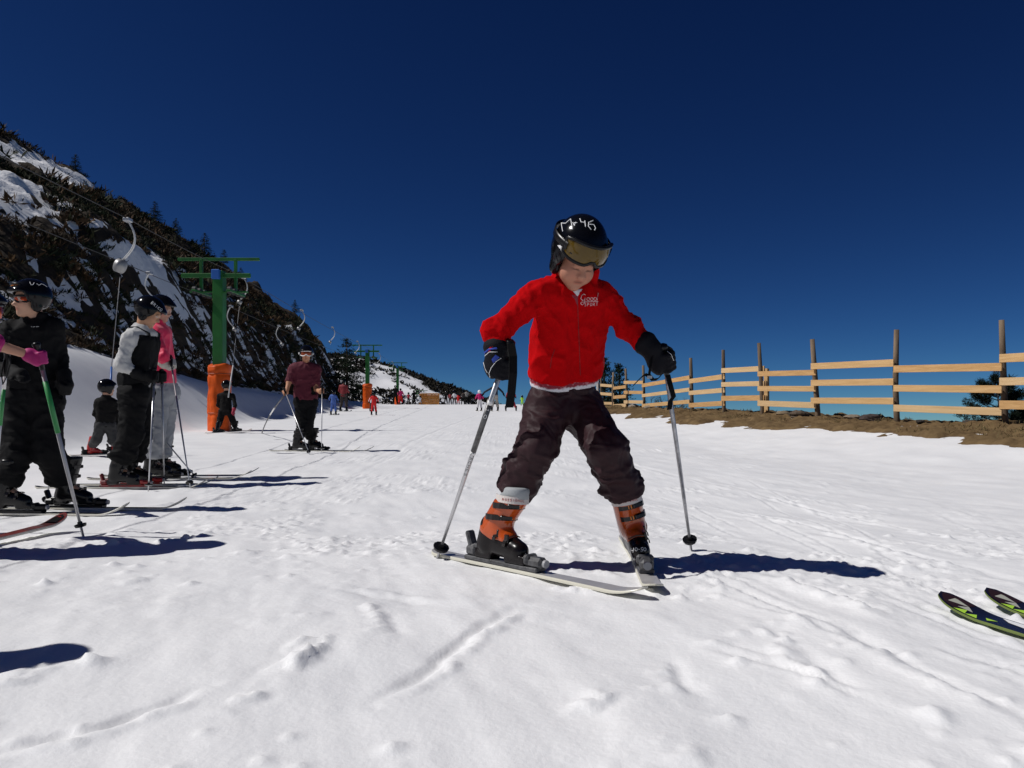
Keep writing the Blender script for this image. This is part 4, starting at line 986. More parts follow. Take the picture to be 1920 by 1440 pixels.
    if o.get('helmet'):
        h = helmet(r, C, R, hs, o['helmet'], o.get('hvox', vox*.7), *o.get('hshape', (.030, .122)))
        if o.get('goggles'): zc, fm, lm, st = o['goggles']; goggles(h, C, R, hs, zc, fm, lm, strap=st, hh=o.get('ghh', .037), big=o.get('gbig', 1.0), wid=o.get('gwid', 62), cz_=o.get('hshape', (.03, .122))[0], rz_=o.get('hshape', (.03, .122))[1]*(1 if 'hshape' not in o else 9))
        if o.get('glasses'): goggles(r, C, R, hs, .002, DKP, o['glasses'], hh=.021, wid=60, rx=.082, ry=.112, nose=.012)
    if o.get('boots'):
        for s_ in 'LR':
            a = J['ank'+s_]; fw = unit(J['toe'+s_]-a) if 'toe'+s_ in J else R@np.array([0, -1., 0]); fw = unit(fw*np.array([1, 1, 0])); bs = o.get('bs', S**.8)
            boot(r, a-fw*.075*bs-np.array([0, 0, .135*bs]), fw, (0, 0, 1), bs, o['boots'], o.get('boot_vox', max(.006, vox*.6)), lean=.05, outer=1 if s_ == 'L' else -1)
    return r
def limb_folds(V, Q, chains, amp, wl, seed=0):
    """uneven creases running round a limb; chains: list of joint lists"""
    N = vnormals(V, Q); best = np.full(len(V), 9.0); tt = np.zeros(len(V)); an = np.zeros(len(V)); acc0 = 0.0
    for ch in chains:
        acc = acc0
        for a, b in zip(ch[:-1], ch[1:]):
            ba = b-a; L = np.linalg.norm(ba); u = np.clip(((V-a)@ba)/(L*L), 0, 1); r = V-a-u[:, None]*ba; dd = np.linalg.norm(r, axis=1)
            x = unit(np.cross(ba, [.3, .9, .2])); y = np.cross(unit(ba), x); k = dd < best; best = np.where(k, dd, best); tt = np.where(k, acc+u*L, tt); an = np.where(k, np.arctan2(r@y, r@x), an); acc += L
        acc0 += 20
    p = np.stack([tt/wl+.9*np.sin(an+tt*9), 1.1*np.cos(an), 1.1*np.sin(an)+seed], 1); r = 1-np.abs(noise3(p)); r2 = 1-np.abs(noise3(p*np.array([2.1, 1.6, 1.6])+7))
    return V+N*((amp*(r**3-.3)+.45*amp*(r2**3-.3))*np.exp(-(np.maximum(0, best-.13)/.05)**2))[:, None]
def R_torso(nb, ch, ac):
    z = unit(nb-ch); y = unit(np.cross(z, ac)); x = np.cross(y, z); return np.stack([x, y, z], 1)
def stand(x, y, h, yaw=0, spread=.12, arms=(.12, .12), bend=0.0, lean=0.0, elbow=.25, z=None, twist=0, hp=0, fwd=(.05, .05)):
    """joints of a standing skier of height h facing yaw (0 = towards the camera)"""
    S = h/1.75; z = snow_z(x, y)+.04 if z is None else z; Rz = rotm(yaw); o = np.array([x, y, z])
    def q(a, b, c): return o+Rz@(np.array([a, b, c])*S)
    J = dict(hipL=q(.085, lean*.3, .90), hipR=q(-.085, lean*.3, .90), kneL=q(.085+spread*.5, -.06-bend, .50), kneR=q(-.085-spread*.5, -.06-bend, .50), ankL=q(.085+spread, .0, .12), ankR=q(-.085-spread, .0, .12),
             shoL=q(.185, -lean, 1.40), shoR=q(-.185, -lean, 1.40), neck=q(0, -lean, 1.46), head=q(0, -lean*1.15-.02, 1.61), elbL=q(.20+arms[0], -lean+.02, 1.13), elbR=q(-.20-arms[1], -lean+.02, 1.13),
             wriL=q(.21+arms[0]*1.2, -lean-elbow, .98), wriR=q(-.21-arms[1]*1.2, -lean-elbow, .98), hrot=rotm(yaw+twist, hp), toeL=q(.085+spread+.0, -.14, .06), toeR=q(-.085-spread, -.14, .06))
    return J, S
# ------------------------------------------------------------------ the boy in the red jacket
RED = mat('red_fleece', (.47, .002, .004), .95, bump=.25, bscale=260, spec=.06, var=.08, vscale=40)
PLUM = mat('plum_ski_trousers', (.030, .0115, .0145), .6, bump=.12, bscale=300, spec=.22, var=.15, vscale=18)
def boy():
    gl = mat('glove_black_blue', (.005, .005, .008), .8, spec=.2, bump=.2, bscale=160)
    p1t, p1b = P(957, 642, 3.03), snow_pt(820, 1052); p2t, p2b = P(1243, 650, 3.20), snow_pt(1296, 1034)
    def on(a, b, v):                                # the point of a pole seen at photo row v
        t = np.linspace(0, 1, 400)[:, None]; p = a+(b-a)*t; row = HOR-(p[:, 2]-HC)/p[:, 1]*F; return p[int(np.argmin(abs(row-v)))]
    g1, g2 = on(p1t, p1b, 688), on(p2t, p2b, 676)
    s1a, s1b = np.array([-.345, 3.53, 0]), np.array([.470, 2.735, 0]); s2a, s2b = np.array([.565, 3.93, 0]), np.array([.510, 2.80, 0])
    zs_ = [float(np.percentile([snow_z(*(a+(b-a)*t)[:2]) for t in np.linspace(.05, .95, 25)], 70))+.003 for (a, b) in ((s1a, s1b), (s2a, s2b))]
    for p, z in ((s1a, zs_[0]), (s1b, zs_[0]), (s2a, zs_[1]), (s2b, zs_[1])): p[2] = z
    X1, X2 = unit(s1b-s1a), unit(s2b-s2a)
    z1, z2 = zs_[0]+.013+.020, zs_[1]+.013+.020
    h1 = s1a+X1*.295; h1[2] = z1; h2 = s2a+X2*.53; h2[2] = z2; bs = .95
    J = dict(hipL=P(1090, 766, 3.39), hipR=P(1025, 766, 3.29), pel=P(1058, 722, 3.34), neck=P(1078, 525, 3.17), shoL=P(1130, 556, 3.255), shoR=P(1007, 553, 3.10), elbL=P(1180, 616, 3.25), elbR=P(929, 620, 3.07), wriL=P(1222, 655, 3.21), wriR=P(931, 664, 3.05),
             kneL=P(1137, 842, 3.21), kneR=P(1006, 838, 3.20), ankL=h2+X2*.075*bs+np.array([0, 0, .12]), ankR=h1+X1*.075*bs+np.array([0, 0, .12]), toeL=h2+X2*.20+np.array([0, 0, .05]), toeR=h1+X1*.20+np.array([0, 0, .05]),
             head=P(1081, 483, 3.07), hrot=rotm(19, 40, 5), cufL=P(1171, 924, 3.27), cufR=P(966, 919, 3.26), gripL=g2, gripR=g1, axisL=p2t-p2b, axisR=p1t-p1b)
    def cols(V, J, S, pel, ch):
        d = unit(pel-ch); t = (V-pel)@d; w = sstep(-.026, -.024, t)[:, None]; n = noise3(V*np.array([120, 120, 300]))[:, None]
        c = np.array([.26, .010, .028])*(1-.3*(n > .2))+np.array([.30, .16, .18])*(n > .55); return c*(1-w)+np.array([.72, .70, .74])*w
    o = dict(top=RED, trousers=PLUM, under=mat('printed_shirt', (1, 1, 1), .8, attr='Col'), under_cols=cols, helmet=HELM, glove=gl, hs=.90, tw=.098, tr=.112, ar=.98, lr=1.07, hem=-.115, under_hem=-.015, gbig=1.16, collar_r=.080, sleeve=.84, fold=.015, fold_size=.085, closed=True, lfold=.007, plfold=.009, child=True, hipr=.100, wk=.78, puff=.003, skin=(.43, .20, .13),
             bvox=.0052, tvox=.0066, pvox=.007, hvox=.005, gvox=.0045, bunch=6, cut=.97, hshape=(.042, .146), ghh=.043, legr=(.108, .092, .088), pfold=.013, collar_arc=(-120, 120), collar_h=.075, gs=.95, gfat=1.38, goggles=(.084, DKP, mat('lens_amber', (.095, .056, .004), .12, .0, spec=.35), DKP))
    r = human('boy in red zip jacket and dark plum trousers snowploughing in the foreground', J, .81, o, .008, seed=4)
    ch = {c.name.split('.')[0]: c for c in r.children}
    # boots
    orange = mat('boot_orange', (.42, .062, .005), .2, coat=.3, var=.25, vscale=6); low = mat('boot_black', (.007, .005, .0055), .25, spec=.25); lin = mat('liner_grey', (.33, .35, .36), .7); band = mat('band_white', (.66, .60, .56), .5)
    bts = []
    for (h, X, out) in ((h1, X1, -1), (h2, X2, 1)):
        bts.append(boot(r, h, X, (.10, 0, 1) if out < 0 else (-.24, 0, 1), bs, low, .0045, orange, True, .11 if out < 0 else .07, lin, out, band, .74))
    # skis
    topm = mat('boy_ski_top', (.30, .29, .29), .3, col2=(.52, .51, .50), vscale=5, coat=.3); bk = mat('binding_grey', (.020, .020, .021), .4, col2=(.13, .13, .135), vscale=30, spec=.3)
    ski(s1a, s1b, 'ski under the boy\'s right boot, angled across with its tip in front', topm, .078, mat('ski_side_pale', (.62, .60, .50), .35), (.295, .295+.29*bs), bk, up_tip=.035)
    ski(s2a, s2b, 'ski under the boy\'s left boot, pointing straight at the camera', topm, .074, mat('ski_side_pale', (.62, .60, .50)), (.53, .53+.29*bs), bk, up_tip=.03)
    dark = mat('shaft_print_dark', (.035, .033, .035), .35, .3, col2=(.16, .16, .16), vscale=40)
    L1 = np.linalg.norm(p1t-p1b)
    pole(p1t, p1b, 'silver ski pole in the boy\'s right hand, planted by the ski tail', 'ski poles of the boy', ALU, DKP, [(.26, .275, mat('sign_white', (.8, .8, .78))), (.275, .50, dark), (.50, .512, mat('sign_white', (.8, .8, .78)))], rs=.0105, strap=False, basket=.036)
    pole(p2t, p2b, 'scratched grey ski pole in the boy\'s left hand, standing in his shadow', 'ski poles of the boy', mat('shaft_scratched', (.30, .30, .31), .4, .55, col2=(.62, .62, .63), vscale=25), DKP, [], rs=.0105, strap=False, basket=.034)
    return r, ch, bts, J, (p1t, p1b, p2t, p2b)
BOY, BCH, BBT, BJ, BP = boy()
# ------------------------------------------------------------------ the other skiers
def ground(u, v): return snow_pt(u, v)
LG = 'skiers waiting on the left'
GREY = mat('light_grey_cotton', (.50, .50, .49), .85, bump=.15, bscale=200, var=.06); PINK = mat('neon_pink_shell', (.80, .012, .085), .6, sheen=.2, var=.08); LGREY = mat('light_grey_trousers', (.34, .35, .36), .75, var=.1)
MAROON = mat('maroon_cotton', (.085, .005, .017), .85, bump=.15, bscale=200, var=.12); DKGREY = mat('dark_grey_trousers', (.016, .0165, .018), .75, var=.15); MAG = mat('magenta_glove', (.42, .012, .16), .65, var=.1); NAVY = mat('navy_cloth', (.010, .014, .030), .75)
BTB = mat('black_ski_boot', (.007, .007, .0075), .25, spec=.3); GREENB = mat('pole_green', (.03, .26, .07), .4); SKB = mat('black_ski_top', (.015, .015, .017), .25, coat=.3, var=.4, vscale=9); SKR = mat('red_ski_top', (.40, .02, .015), .3, coat=.3, col2=(.55, .50, .48), vscale=6)
WFRAME = mat('white_frame', (.75, .74, .72), .35); REDB = mat('red_boot', (.42, .014, .012), .25, coat=.4)
def skier_feet(base, fw, gap=.13, S=1.0):
    """ankle and toe joints for feet side by side, pointing along fw"""
    fw = unit(np.array([fw[0], fw[1], 0])); sd = np.array([-fw[1], fw[0], 0]); o = {}
    for s_, k in (('L', 1), ('R', -1)):
        a = np.array(base, float)+sd*gap*k; a[2] = snow_z(a[0], a[1])+.045+.135*S**.8; o['ank'+s_] = a; o['toe'+s_] = a+fw*.14*S-np.array([0, 0, .06])
    return o
def pair_of_skis(J, fw, lab, top, Ls=1.55, S=1.0, back=.45, bind=DKP, side=None, w=.075):
    fw = unit(np.array([fw[0], fw[1], 0])); bs = S**.8
    for s_, wd in (('R', lab[0]), ('L', lab[1])):
        a = J['ank'+s_].copy(); heel = a-fw*.075*bs; tail = heel-fw*Ls*back; tip = tail+fw*Ls
        for p in (tail, tip): p[2] = snow_z(heel[0], heel[1])+.006
        ski(tail, tip, wd, top, w, side, (Ls*back, Ls*back+.29*bs), bind, group=None, up_tip=.085)
# A: in black, sunglasses
def person_a():
    fw = np.array([1, -.06, 0]); b = ground(58, 962); d = b[1]
    J = dict(hipL=P(86, 752, d+.02), hipR=P(36, 752, d-.02), pel=P(61, 735, d), neck=P(64, 600, d), shoL=P(103, 612, d+.05), shoR=P(22, 616, d-.05), elbL=P(114, 672, d+.10), elbR=P(-2, 690, d-.14), wriL=P(122, 712, d), wriR=P(30, 700, d-.3),
             kneL=P(90, 850, d-.02), kneR=P(32, 852, d-.08), head=P(56, 562, d-.04), hrot=rotm(-36, 4, 0))
    J.update(skier_feet(b, fw, .12)); J['ankL'] = J['ankL']+np.array([.16, 0, 0]); J['toeL'] = J['toeL']+np.array([.16, 0, 0]); J['ankR'] = J['ankR']-np.array([.10, 0, 0]); J['toeR'] = J['toeR']-np.array([.10, 0, 0])
    pt, pb = P(121, 712, d-.02), P(86, 860, d+.5); pb[2] = snow_z(pb[0], pb[1]); J['gripL'] = P(123, 727, d-.02); J['axisL'] = pt-pb
    o = dict(top=BLK, trousers=BLK, helmet=HELM, glove=mat('black_glove', (.006, .006, .0065), .8, spec=.2), boots=BTB, glasses=LENS_R, gwid=40, gbig=1.02, goggles=(.086, DKP, mat('lens_orange', (.75, .22, .02), .08, .5), None), skin=(.52, .30, .20), lr=1.04, ar=.84, tw=.064, tr=.096, hs=.93, collar_h=.03, cut=.80, bunch=2, legr=(.104, .09, .088), ghh=.022)
    human('person in black with red mirrored sunglasses and orange goggles on helmet', J, .93, o, .0115, seed=31, group=LG)
    pair_of_skis(J, fw, ('black ski with cream edge nearest the camera under the person in black', 'far ski under the person in black'), SKB, 1.5, .95, .38)
    pole(pt, pb, 'green and silver ski pole hanging from the left glove of the person in black', None, ALU, DKP, [(.14, .34, GREENB)])
    return J, d
JA, DA = person_a()
# B: grey sleeves, black bib
def person_b():
    fw = np.array([1, .02, 0]); b = ground(232, 912); d = b[1]
    J = dict(hipL=P(262, 738, d+.10), hipR=P(250, 738, d-.10), pel=P(256, 715, d), neck=P(268, 614, d), shoL=P(283, 632, d+.19), shoR=P(243, 634, d-.19), elbL=P(262, 690, d+.24), elbR=P(228, 684, d-.22), wriL=P(282, 704, d+.06), wriR=P(266, 704, d-.16),
             kneL=P(262, 815, d+.12), kneR=P(246, 815, d-.12), head=P(280, 586, d-.01), hrot=rotm(98, 30, 0))
    J.update(skier_feet(b, fw, .13))
    t1, b1 = P(290, 692, d-.16), ground(278, 922); t2, b2 = P(303, 694, d+.06), ground(308, 908); J['gripR'] = P(288, 706, d-.16); J['axisR'] = t1-b1; J['gripL'] = P(303, 707, d+.06); J['axisL'] = t2-b2
    o = dict(top=GREY, trousers=BLK, helmet=HELM, glove=mat('black_glove', (.012, .012, .013)), boots=BTB, skin=(.50, .27, .16), lr=1.18, ar=.95, tw=.055, tr=.108, hs=1.0, top_name='shirt', collar_h=.012, cut=.74, bunch=4, fold=.012)
    r = human('person in light grey sleeves and black bib with head bowed', J, .98, o, .0115, seed=32, group=LG)
    # bib of the salopettes, straps
    pel, nb = J['pel'], J['neck']; sd = SDF(.03); f = np.array([1., 0, 0]); up = unit(nb-pel)
    for k in (-1, 0, 1):
        y = np.array([0, .075*k, 0]); sd.cone(pel+y+up*.05, pel+y+up*.36+f*.035, .118, .100, .04)
    sd.cone(pel-np.array([0, .07, 0])+up*.0, pel+np.array([0, .07, 0]), .125, .125, .04); sd.box(pel+up*.62+f*.02, (.3, .3, .20), 0, None, .01, 's')
    V, Q = sd.mesh(.009, 1); V = cloth_folds(V, Q, .008, .07, 8); bb = mesh('bib', V, Q, BLK, r)
    for k in (-1, 1):
        sh = J['shoR'] if k < 0 else J['shoL']; s0 = pel+up*.36+f*.128+np.array([0, .075*k, 0]); m = nb*.45+sh*.55+np.array([0, 0, .058]); e = pel+up*.28-f*.135+np.array([0, .05*k, 0])
        MB().ribbon([s0, s0*.5+m*.5+f*.055+np.array([0, .01*k, .01]), m+f*.02, m-f*.045, m*.5+e*.5-f*.05, e], .034, .006, (0, 1, 0)).build('shoulder_strap', BLK, bb)
    pair_of_skis(J, fw, ('black ski with cream edge nearest the camera under the person in the bib', 'far ski under the person in the bib'), SKB, 1.55, 1.0, .42, mat('red_black_binding', (.02, .02, .02), .3, col2=(.45, .02, .02), vscale=9))
    pole(t1, b1, 'silver pole held upright by the person in the bib, nearest the camera', None); pole(t2, b2, 'second silver pole of the person in the bib, just right of the first', None)
person_b()
# C: pink jacket behind B
def person_c():
    fw = np.array([1, .04, 0]); b = ground(293, 898); d = b[1]
    J = dict(hipL=P(312, 738, d+.08), hipR=P(294, 738, d-.10), pel=P(302, 715, d), neck=P(295, 610, d), shoL=P(307, 626, d+.19), shoR=P(287, 626, d-.16), elbL=P(295, 680, d+.28), elbR=P(305, 668, d-.25), wriL=P(300, 690, d+.15), wriR=P(308, 682, d-.16),
             kneL=P(305, 815, d+.10), kneR=P(290, 815, d-.12), head=P(303, 580, d), hrot=rotm(80, 14, 0))
    J.update(skier_feet(b, fw, .13))
    t1, b1 = P(319, 668, d-.16), ground(357, 917); t2, b2 = P(232, 735, d+.1), ground(371, 898); J['gripR'] = P(322, 683, d-.16); J['axisR'] = t1-b1
    o = dict(top=PINK, trousers=LGREY, helmet=HELM, glove=mat('pale_glove', (.50, .48, .43), .8), boots=BTB, skin=(.50, .28, .2), lr=1.15, ar=1.05, tw=.080, tr=.120, hs=.98, hood=True, gs=1.0, cut=.80, bunch=2, hem=.05)
    human('person in neon pink jacket and pale grey trousers half hidden behind the bib wearer', J, .99, o, .013, seed=33, group=LG)
    pair_of_skis(J, fw, ('near ski under the person in pink, tip reaching right', 'far ski under the person in pink'), SKB, 1.62, 1.0, .34)
    pole(t1, b1, 'silver pole slanting down right from the pale glove', None); pole(t2, b2, 'silver pole crossing behind at a flatter slant, tip farthest right', None)
person_c()
# P0: mostly outside the frame on the left, arm with magenta glove
def person_arm():
    fw = np.array([.05, 1, 0]); b = onground(-2.67, 3.55); S = .77
    J, _ = stand(-2.62, 3.55, 1.34, 180-62, spread=.03)
    tp, bt = P(68, 646, 3.98), ground(156, 1010)
    J.update(dict(head=P(-40, 584, 3.72), hrot=rotm(72, 5, 0), neck=P(-66, 632, 3.68), shoL=P(-100, 660, 3.9), shoR=P(-62, 648, 3.60), elbL=P(-90, 740, 4.0), elbR=P(-12, 645, 3.84), wriR=P(62, 668, 3.98), gripR=P(77, 672, 3.98), axisR=tp-bt))
    t2, b2 = P(-40, 640, 4.05), P(-8, 770, 4.2); t2 = P(14, 660, 4.15); b2 = onground(-2.85, 4.3); J['wriL'] = P(-75, 735, 4.05)
    J.update(skier_feet(b, fw, .13, S))
    o = dict(top=mat('magenta_top', (.42, .012, .16)), trousers=BLK, helmet=HELM, glove=MAG, boots=BTB, skin=(.50, .27, .18), sleeve=.18, short=True, lr=1.1, hs=.88, goggles=(.004, DKP, LENS_R, DKP), ar=1.0, gs=.74, gfat=1.2, gcuff=.10, gcr=.95)
    human('child at the left edge in a magenta short sleeved top reaching out an arm', J, S, o, .012, seed=34, group=LG)
    for s_, lb in (('R', 'red tipped ski at the left edge pointing away'), ('L', 'second ski of the child at the left edge')):
        a = J['ank'+s_]; k_ = 0 if s_ == 'R' else -.35; t = a+fw*(k_-.5); e = a+fw*(.86+k_); z = snow_z(a[0], a[1]); t[2] = z+.02; e[2] = z+.02
        f = ski(t, e, lb, mat('white_red_ski', (.03, .03, .032), .3, col2=(.40, .05, .04), vscale=7, coat=.3), .085, None, (.42, .42+.29*S), DKP, up_tip=.05,
                decals=[('tip_panel', mat('tip_black', (.012, .012, .013), .25), [(.90, -.36), (.965, -.36), (.985, 0), (.965, .36), (.90, .36)]), ('tip_mark', mat('tip_red', (.45, .015, .012), .3), [(.905, -.25), (.955, -.28), (.972, 0), (.955, .28), (.905, .25)])])
    pole(tp, bt, 'green banded ski pole held by the magenta glove', None, mat('shaft_grey', (.42, .42, .43), .4, .6), DKP, [(.19, .46, GREENB)], rs=.0115, strap=False, basket=.030)
    pole(t2, b2, 'white and green pole at the very left edge', None, ALU, DKP, [(.12, .2, mat('sign_white', (.8, .8, .78))), (.2, .4, GREENB)])
person_arm()
# bystander outside the frame whose shadow falls into the foreground
J, S = stand(-2.50, 2.00, 1.44, 150, spread=.03); human('skier in navy standing left of the view, shadow falling into the foreground', J, S, dict(top=NAVY, trousers=BLK, helmet=HELM, boots=BTB, glove=BLK), .016, seed=35, group=LG)
# D: child on the lift
def child_d():
    fw = np.array([.55, .8, 0]); b = ground(188, 858); d = b[1]; S = .70
    J = dict(hipL=P(190, 796, d-.03), hipR=P(205, 796, d+.03), neck=P(199, 745, d-.02), shoL=P(183, 754, d-.06), shoR=P(216, 755, d+.04), elbL=P(179, 776, d+.02), elbR=P(221, 777, d+.06), wriL=P(188, 790, d+.16), wriR=P(217, 794, d+.18), kneL=P(181, 824, d), kneR=P(212, 822, d+.12), head=P(201, 728, d), hrot=rotm(150, 0, 0))
    fL, fR = ground(170, 856), ground(215, 848)
    for s_, p in (('L', fL), ('R', fR)): J['ank'+s_] = p+np.array([0, 0, .13]); J['toe'+s_] = p+fw*.1+np.array([0, 0, .06])
    o = dict(top=mat('black_jacket', (.006, .0055, .0055), .8, spec=.15), trousers=DKGREY, helmet=HELM, glove=BLK, boots=REDB, hs=.92, lr=1.1, cut=.62, bs=.78)
    human('small child in black helmet and red boots pulled by the lift', J, S, o, .013, seed=36)
    for s_, lb in (('L', 'short ski on the left red boot of the towed child'), ('R', 'short ski on the right boot of the towed child')):
        a = J['ank'+s_]; t = a-fw*.32; e = a+fw*.5; t[2] = snow_z(t[0], t[1])+.015; e[2] = snow_z(e[0], e[1])+.015; ski(t, e, lb, SKR, .075, None, (.25, .48), DKP)
child_d()
# E: child in front of the orange pad
def child_e():
    b = ground(425, 812); d = b[1]; S = .74; fw = np.array([.35, .94, 0])
    J = dict(hipL=P(416, 772, d), hipR=P(431, 772, d), neck=P(424, 735, d), shoL=P(411, 742, d), shoR=P(437, 742, d), elbL=P(409, 760, d+.1), elbR=P(441, 760, d-.1), wriL=P(418, 768, d+.2), wriR=P(438, 770, d-.16), kneL=P(412, 790, d), kneR=P(437, 790, d), head=P(425, 723, d), hrot=rotm(160, 0, 0))
    for s_, p in (('L', ground(408, 813)), ('R', ground(441, 811))): J['ank'+s_] = p+np.array([0, 0, .13]); J['toe'+s_] = p+fw*.1+np.array([0, 0, .06])
    human('child in black with a crimson glove riding the lift before the orange pad', J, S, dict(top=mat('black_jacket', (.012, .011, .011)), trousers=BLK, helmet=HELM, glove=mat('crimson_glove', (.30, .012, .04), .7), boots=BTB, hs=.92, lr=1.05, cut=.7, bs=.75), .014, seed=37)
    for s_, lb in (('L', 'short pale ski on the left foot of the child by the pad'), ('R', 'short pale ski on the right foot of the child by the pad')):
        a = J['ank'+s_]; t = a-fw*.4; e = a+fw*.6; t[2] = snow_z(t[0], t[1])+.02; e[2] = snow_z(e[0], e[1])+.02; ski(t, e, lb, mat('pale_ski', (.45, .40, .38), .4), .08, None, (.32, .54), DKP)
child_e()
# F: man in the maroon shirt
def person_f():
    b = ground(563, 846); d = b[1]; fw = np.array([1, -.12, 0]); S = 1.0
    J = dict(hipL=P(584, 754, d+.04), hipR=P(563, 754, d-.04), pel=P(573, 742, d), neck=P(573, 682, d), shoL=P(594, 692, d+.06), shoR=P(550, 690, d-.06), elbL=P(592, 728, d+.02), elbR=P(542, 716, d-.12), wriL=P(600, 735, d-.18), wriR=P(537, 735, d-.22), kneL=P(578, 800, d-.02), kneR=P(566, 802, d-.06), head=P(574, 664, d-.03), hrot=rotm(14, 2, 0))
    J.update(skier_feet(b, fw, .14)); J['ankL'] = J['ankL']+np.array([.14, 0, 0]); J['toeL'] = J['toeL']+np.array([.14, 0, 0])
    t1, b1 = P(532, 728, d-.22), ground(581, 853); t2, b2 = P(604, 724, d-.18), ground(603, 850); J['gripR'] = P(534, 737, d-.22); J['axisR'] = t1-b1; J['gripL'] = P(604, 733, d-.18); J['axisL'] = t2-b2
    o = dict(top=MAROON, top_name='shirt', trousers=BLK, helmet=HELM, boots=BTB, goggles=(.010, WFRAME, mat('lens_brown', (.28, .05, .012), .1, .4), mat('white_strap', (.6, .6, .6), .6)), sleeve=.06, short=True, ar=1.12, tw=.080, tr=.118, hem=.16, hs=.98, skin=(.48, .23, .13), collar_h=.01, legr=(.098, .082, .080), cut=.76, fold=.012)
    human('man in maroon short sleeved shirt and white framed ski goggles', J, S, o, .013, seed=38)
    pair_of_skis(J, fw, ('near black ski of the man in maroon', 'far black ski of the man in maroon'), SKB, 1.55, 1.0, .26)
    pole(t1, b1, 'slanting ski pole in the right hand of the man in maroon', None, rs=.008); pole(t2, b2, 'upright ski pole in the left hand of the man in maroon', None, rs=.008)
    a, e = P(533, 742, d-.2), ground(491, 812); pts = [a*(1-t)+e*t+np.array([-.035, 0, .03])*4*t*(1-t)*np.array([1, 1, 1]) for t in np.linspace(0, 1, 12)]
    r = empty('bent_stake', e, 'thin bent black and white stake leaning left of the man in maroon', 'stake'); MB().tube(pts, .012, 7).build('rod', mat('stake_dark', (.03, .03, .032), .5), r, True); MB().tube([p+np.array([0, 0, .001]) for p in pts[3:6]], .0135, 7).build('white_sleeve', WFRAME, r, True)
person_f()
# far skiers
def far(u, v, hp, yaw, label, top, tr, helm=HELM, spread=.10, vox=.024, arms=(.12, .12), hem=.1, d=None, skis=True, group='skiers far up the slope', **k):
    p = ground(u, v) if d is None else np.array([(u-960)/F*d, d, snow_z((u-960)/F*d, d)]); h = hp*p[1]/F; J, S = stand(p[0], p[1], h, yaw, spread, arms, **k)
    r = human(label, J, S, dict(top=top, trousers=tr, helmet=helm, boots=BTB, glove=BLK, boot_vox=.02, hem=hem, hs=max(.9, S**.4), bunch=0), vox, seed=int(u), group=group)
    if skis:
        fw = rotm(yaw)@np.array([0, -1., 0])
        for s_ in 'LR':
            a = J['ank'+s_]; t = a-fw*.45*S; e = a+fw*.75*S; t[2] = snow_z(t[0], t[1])+.01; e[2] = snow_z(e[0], e[1])+.01; ski(t, e, ('left' if s_ == 'L' else 'right')+' ski of the '+' '.join(label.split()[:12]), SKB, .09, None, None, group='far skis')
    return J
m_ = lambda n, c: mat(n, c, .75, var=.12)
BLUE = m_('blue_suit', (.06, .13, .42)); BRED = m_('brick_red_jacket', (.22, .02, .025)); SRED = m_('scarlet_overall', (.68, .012, .012)); WHITE = m_('white_cloth', (.72, .71, .72)); MAGJ = m_('magenta_jacket', (.62, .012, .16)); BEIGE = m_('beige_trousers', (.42, .38, .33)); LIME = m_('lime_vest', (.45, .80, .03)); BRN = m_('brown_trousers', (.035, .025, .022))
far(625, 779, 44, 175, 'small child in a blue snowsuit with dark helmet', BLUE, BLUE, d=37); far(644, 771, 58, 170, 'adult in brick red jacket and dark trousers beside the blue child', BRED, BRN, d=45, arms=(.05, .05), hem=.2)
far(701, 779, 41, 190, 'small child in a scarlet one piece suit', SRED, SRED, d=37); far(697, 768, 30, 180, 'child in white behind the scarlet suit by the small orange pad', WHITE, BRN, d=44, skis=False)
far(899, 769, 37, 190, 'child in magenta jacket, white trousers and white helmet', MAGJ, WHITE, m_('white_helmet', (.75, .76, .8)), d=46)
far(928, 770, 53, 185, 'adult in navy top and beige trousers behind the boy\'s right pole', NAVY, BEIGE, BLK, d=46, arms=(.45, .28), elbow=.0); far(958, 769, 44, 180, 'skier in crimson and black straddling, below the boy\'s pole strap', m_('crimson', (.35, .01, .03)), m_('crimson', (.35, .01, .03)), d=46, spread=.30)
far(917, 766, 22, 180, 'tiny child in beige behind the tip of the printed pole', BEIGE, BEIGE, d=50, skis=False); far(979, 764, 18, 180, 'tiny figure in a lime vest at the edge of the boy\'s trousers', LIME, LIME, d=70, skis=False)
FARL = [(741, 36, BLK, BLK, 'dark figure with poles left of the magenta one on the crest', 190), (751, 30, MAGJ, SRED, 'figure in magenta jacket and red trousers on the crest', 180), (766, 22, m_('wine', (.30, .01, .03)), BLK, 'figure in wine red top on the crest', 160), (776, 26, BLK, BLK, 'black clad figure right of the wine red one on the crest', 200), (788, 15, m_('pale_blue', (.55, .6, .68)), m_('pale_blue', (.55, .6, .68)), 'tiny pale blue child beside the wooden hut', 180),
        (836, 24, BLK, BLK, 'dark figure just right of the wooden hut', 180), (844, 22, BRED, BLK, 'dark red figure second right of the hut', 170), (852, 24, WHITE, BRN, 'pale topped figure third right of the hut', 190), (859, 20, SRED, SRED, 'red suited figure fourth right of the hut', 180), (868, 24, BRN, BLK, 'brown figure left of the last pair on the crest', 180), (875, 27, m_('grey_far', (.25, .24, .23)), BLK, 'grey jacketed figure second from the right end of the crest group', 175), (881, 20, BLK, BLK, 'black figure at the right end of the crest group', 185)]
for (u, hp, t, tr, lab, yw) in FARL: far(u, 760, hp, yw, lab, t, tr, vox=.04, d=80+(u % 3), skis=False)
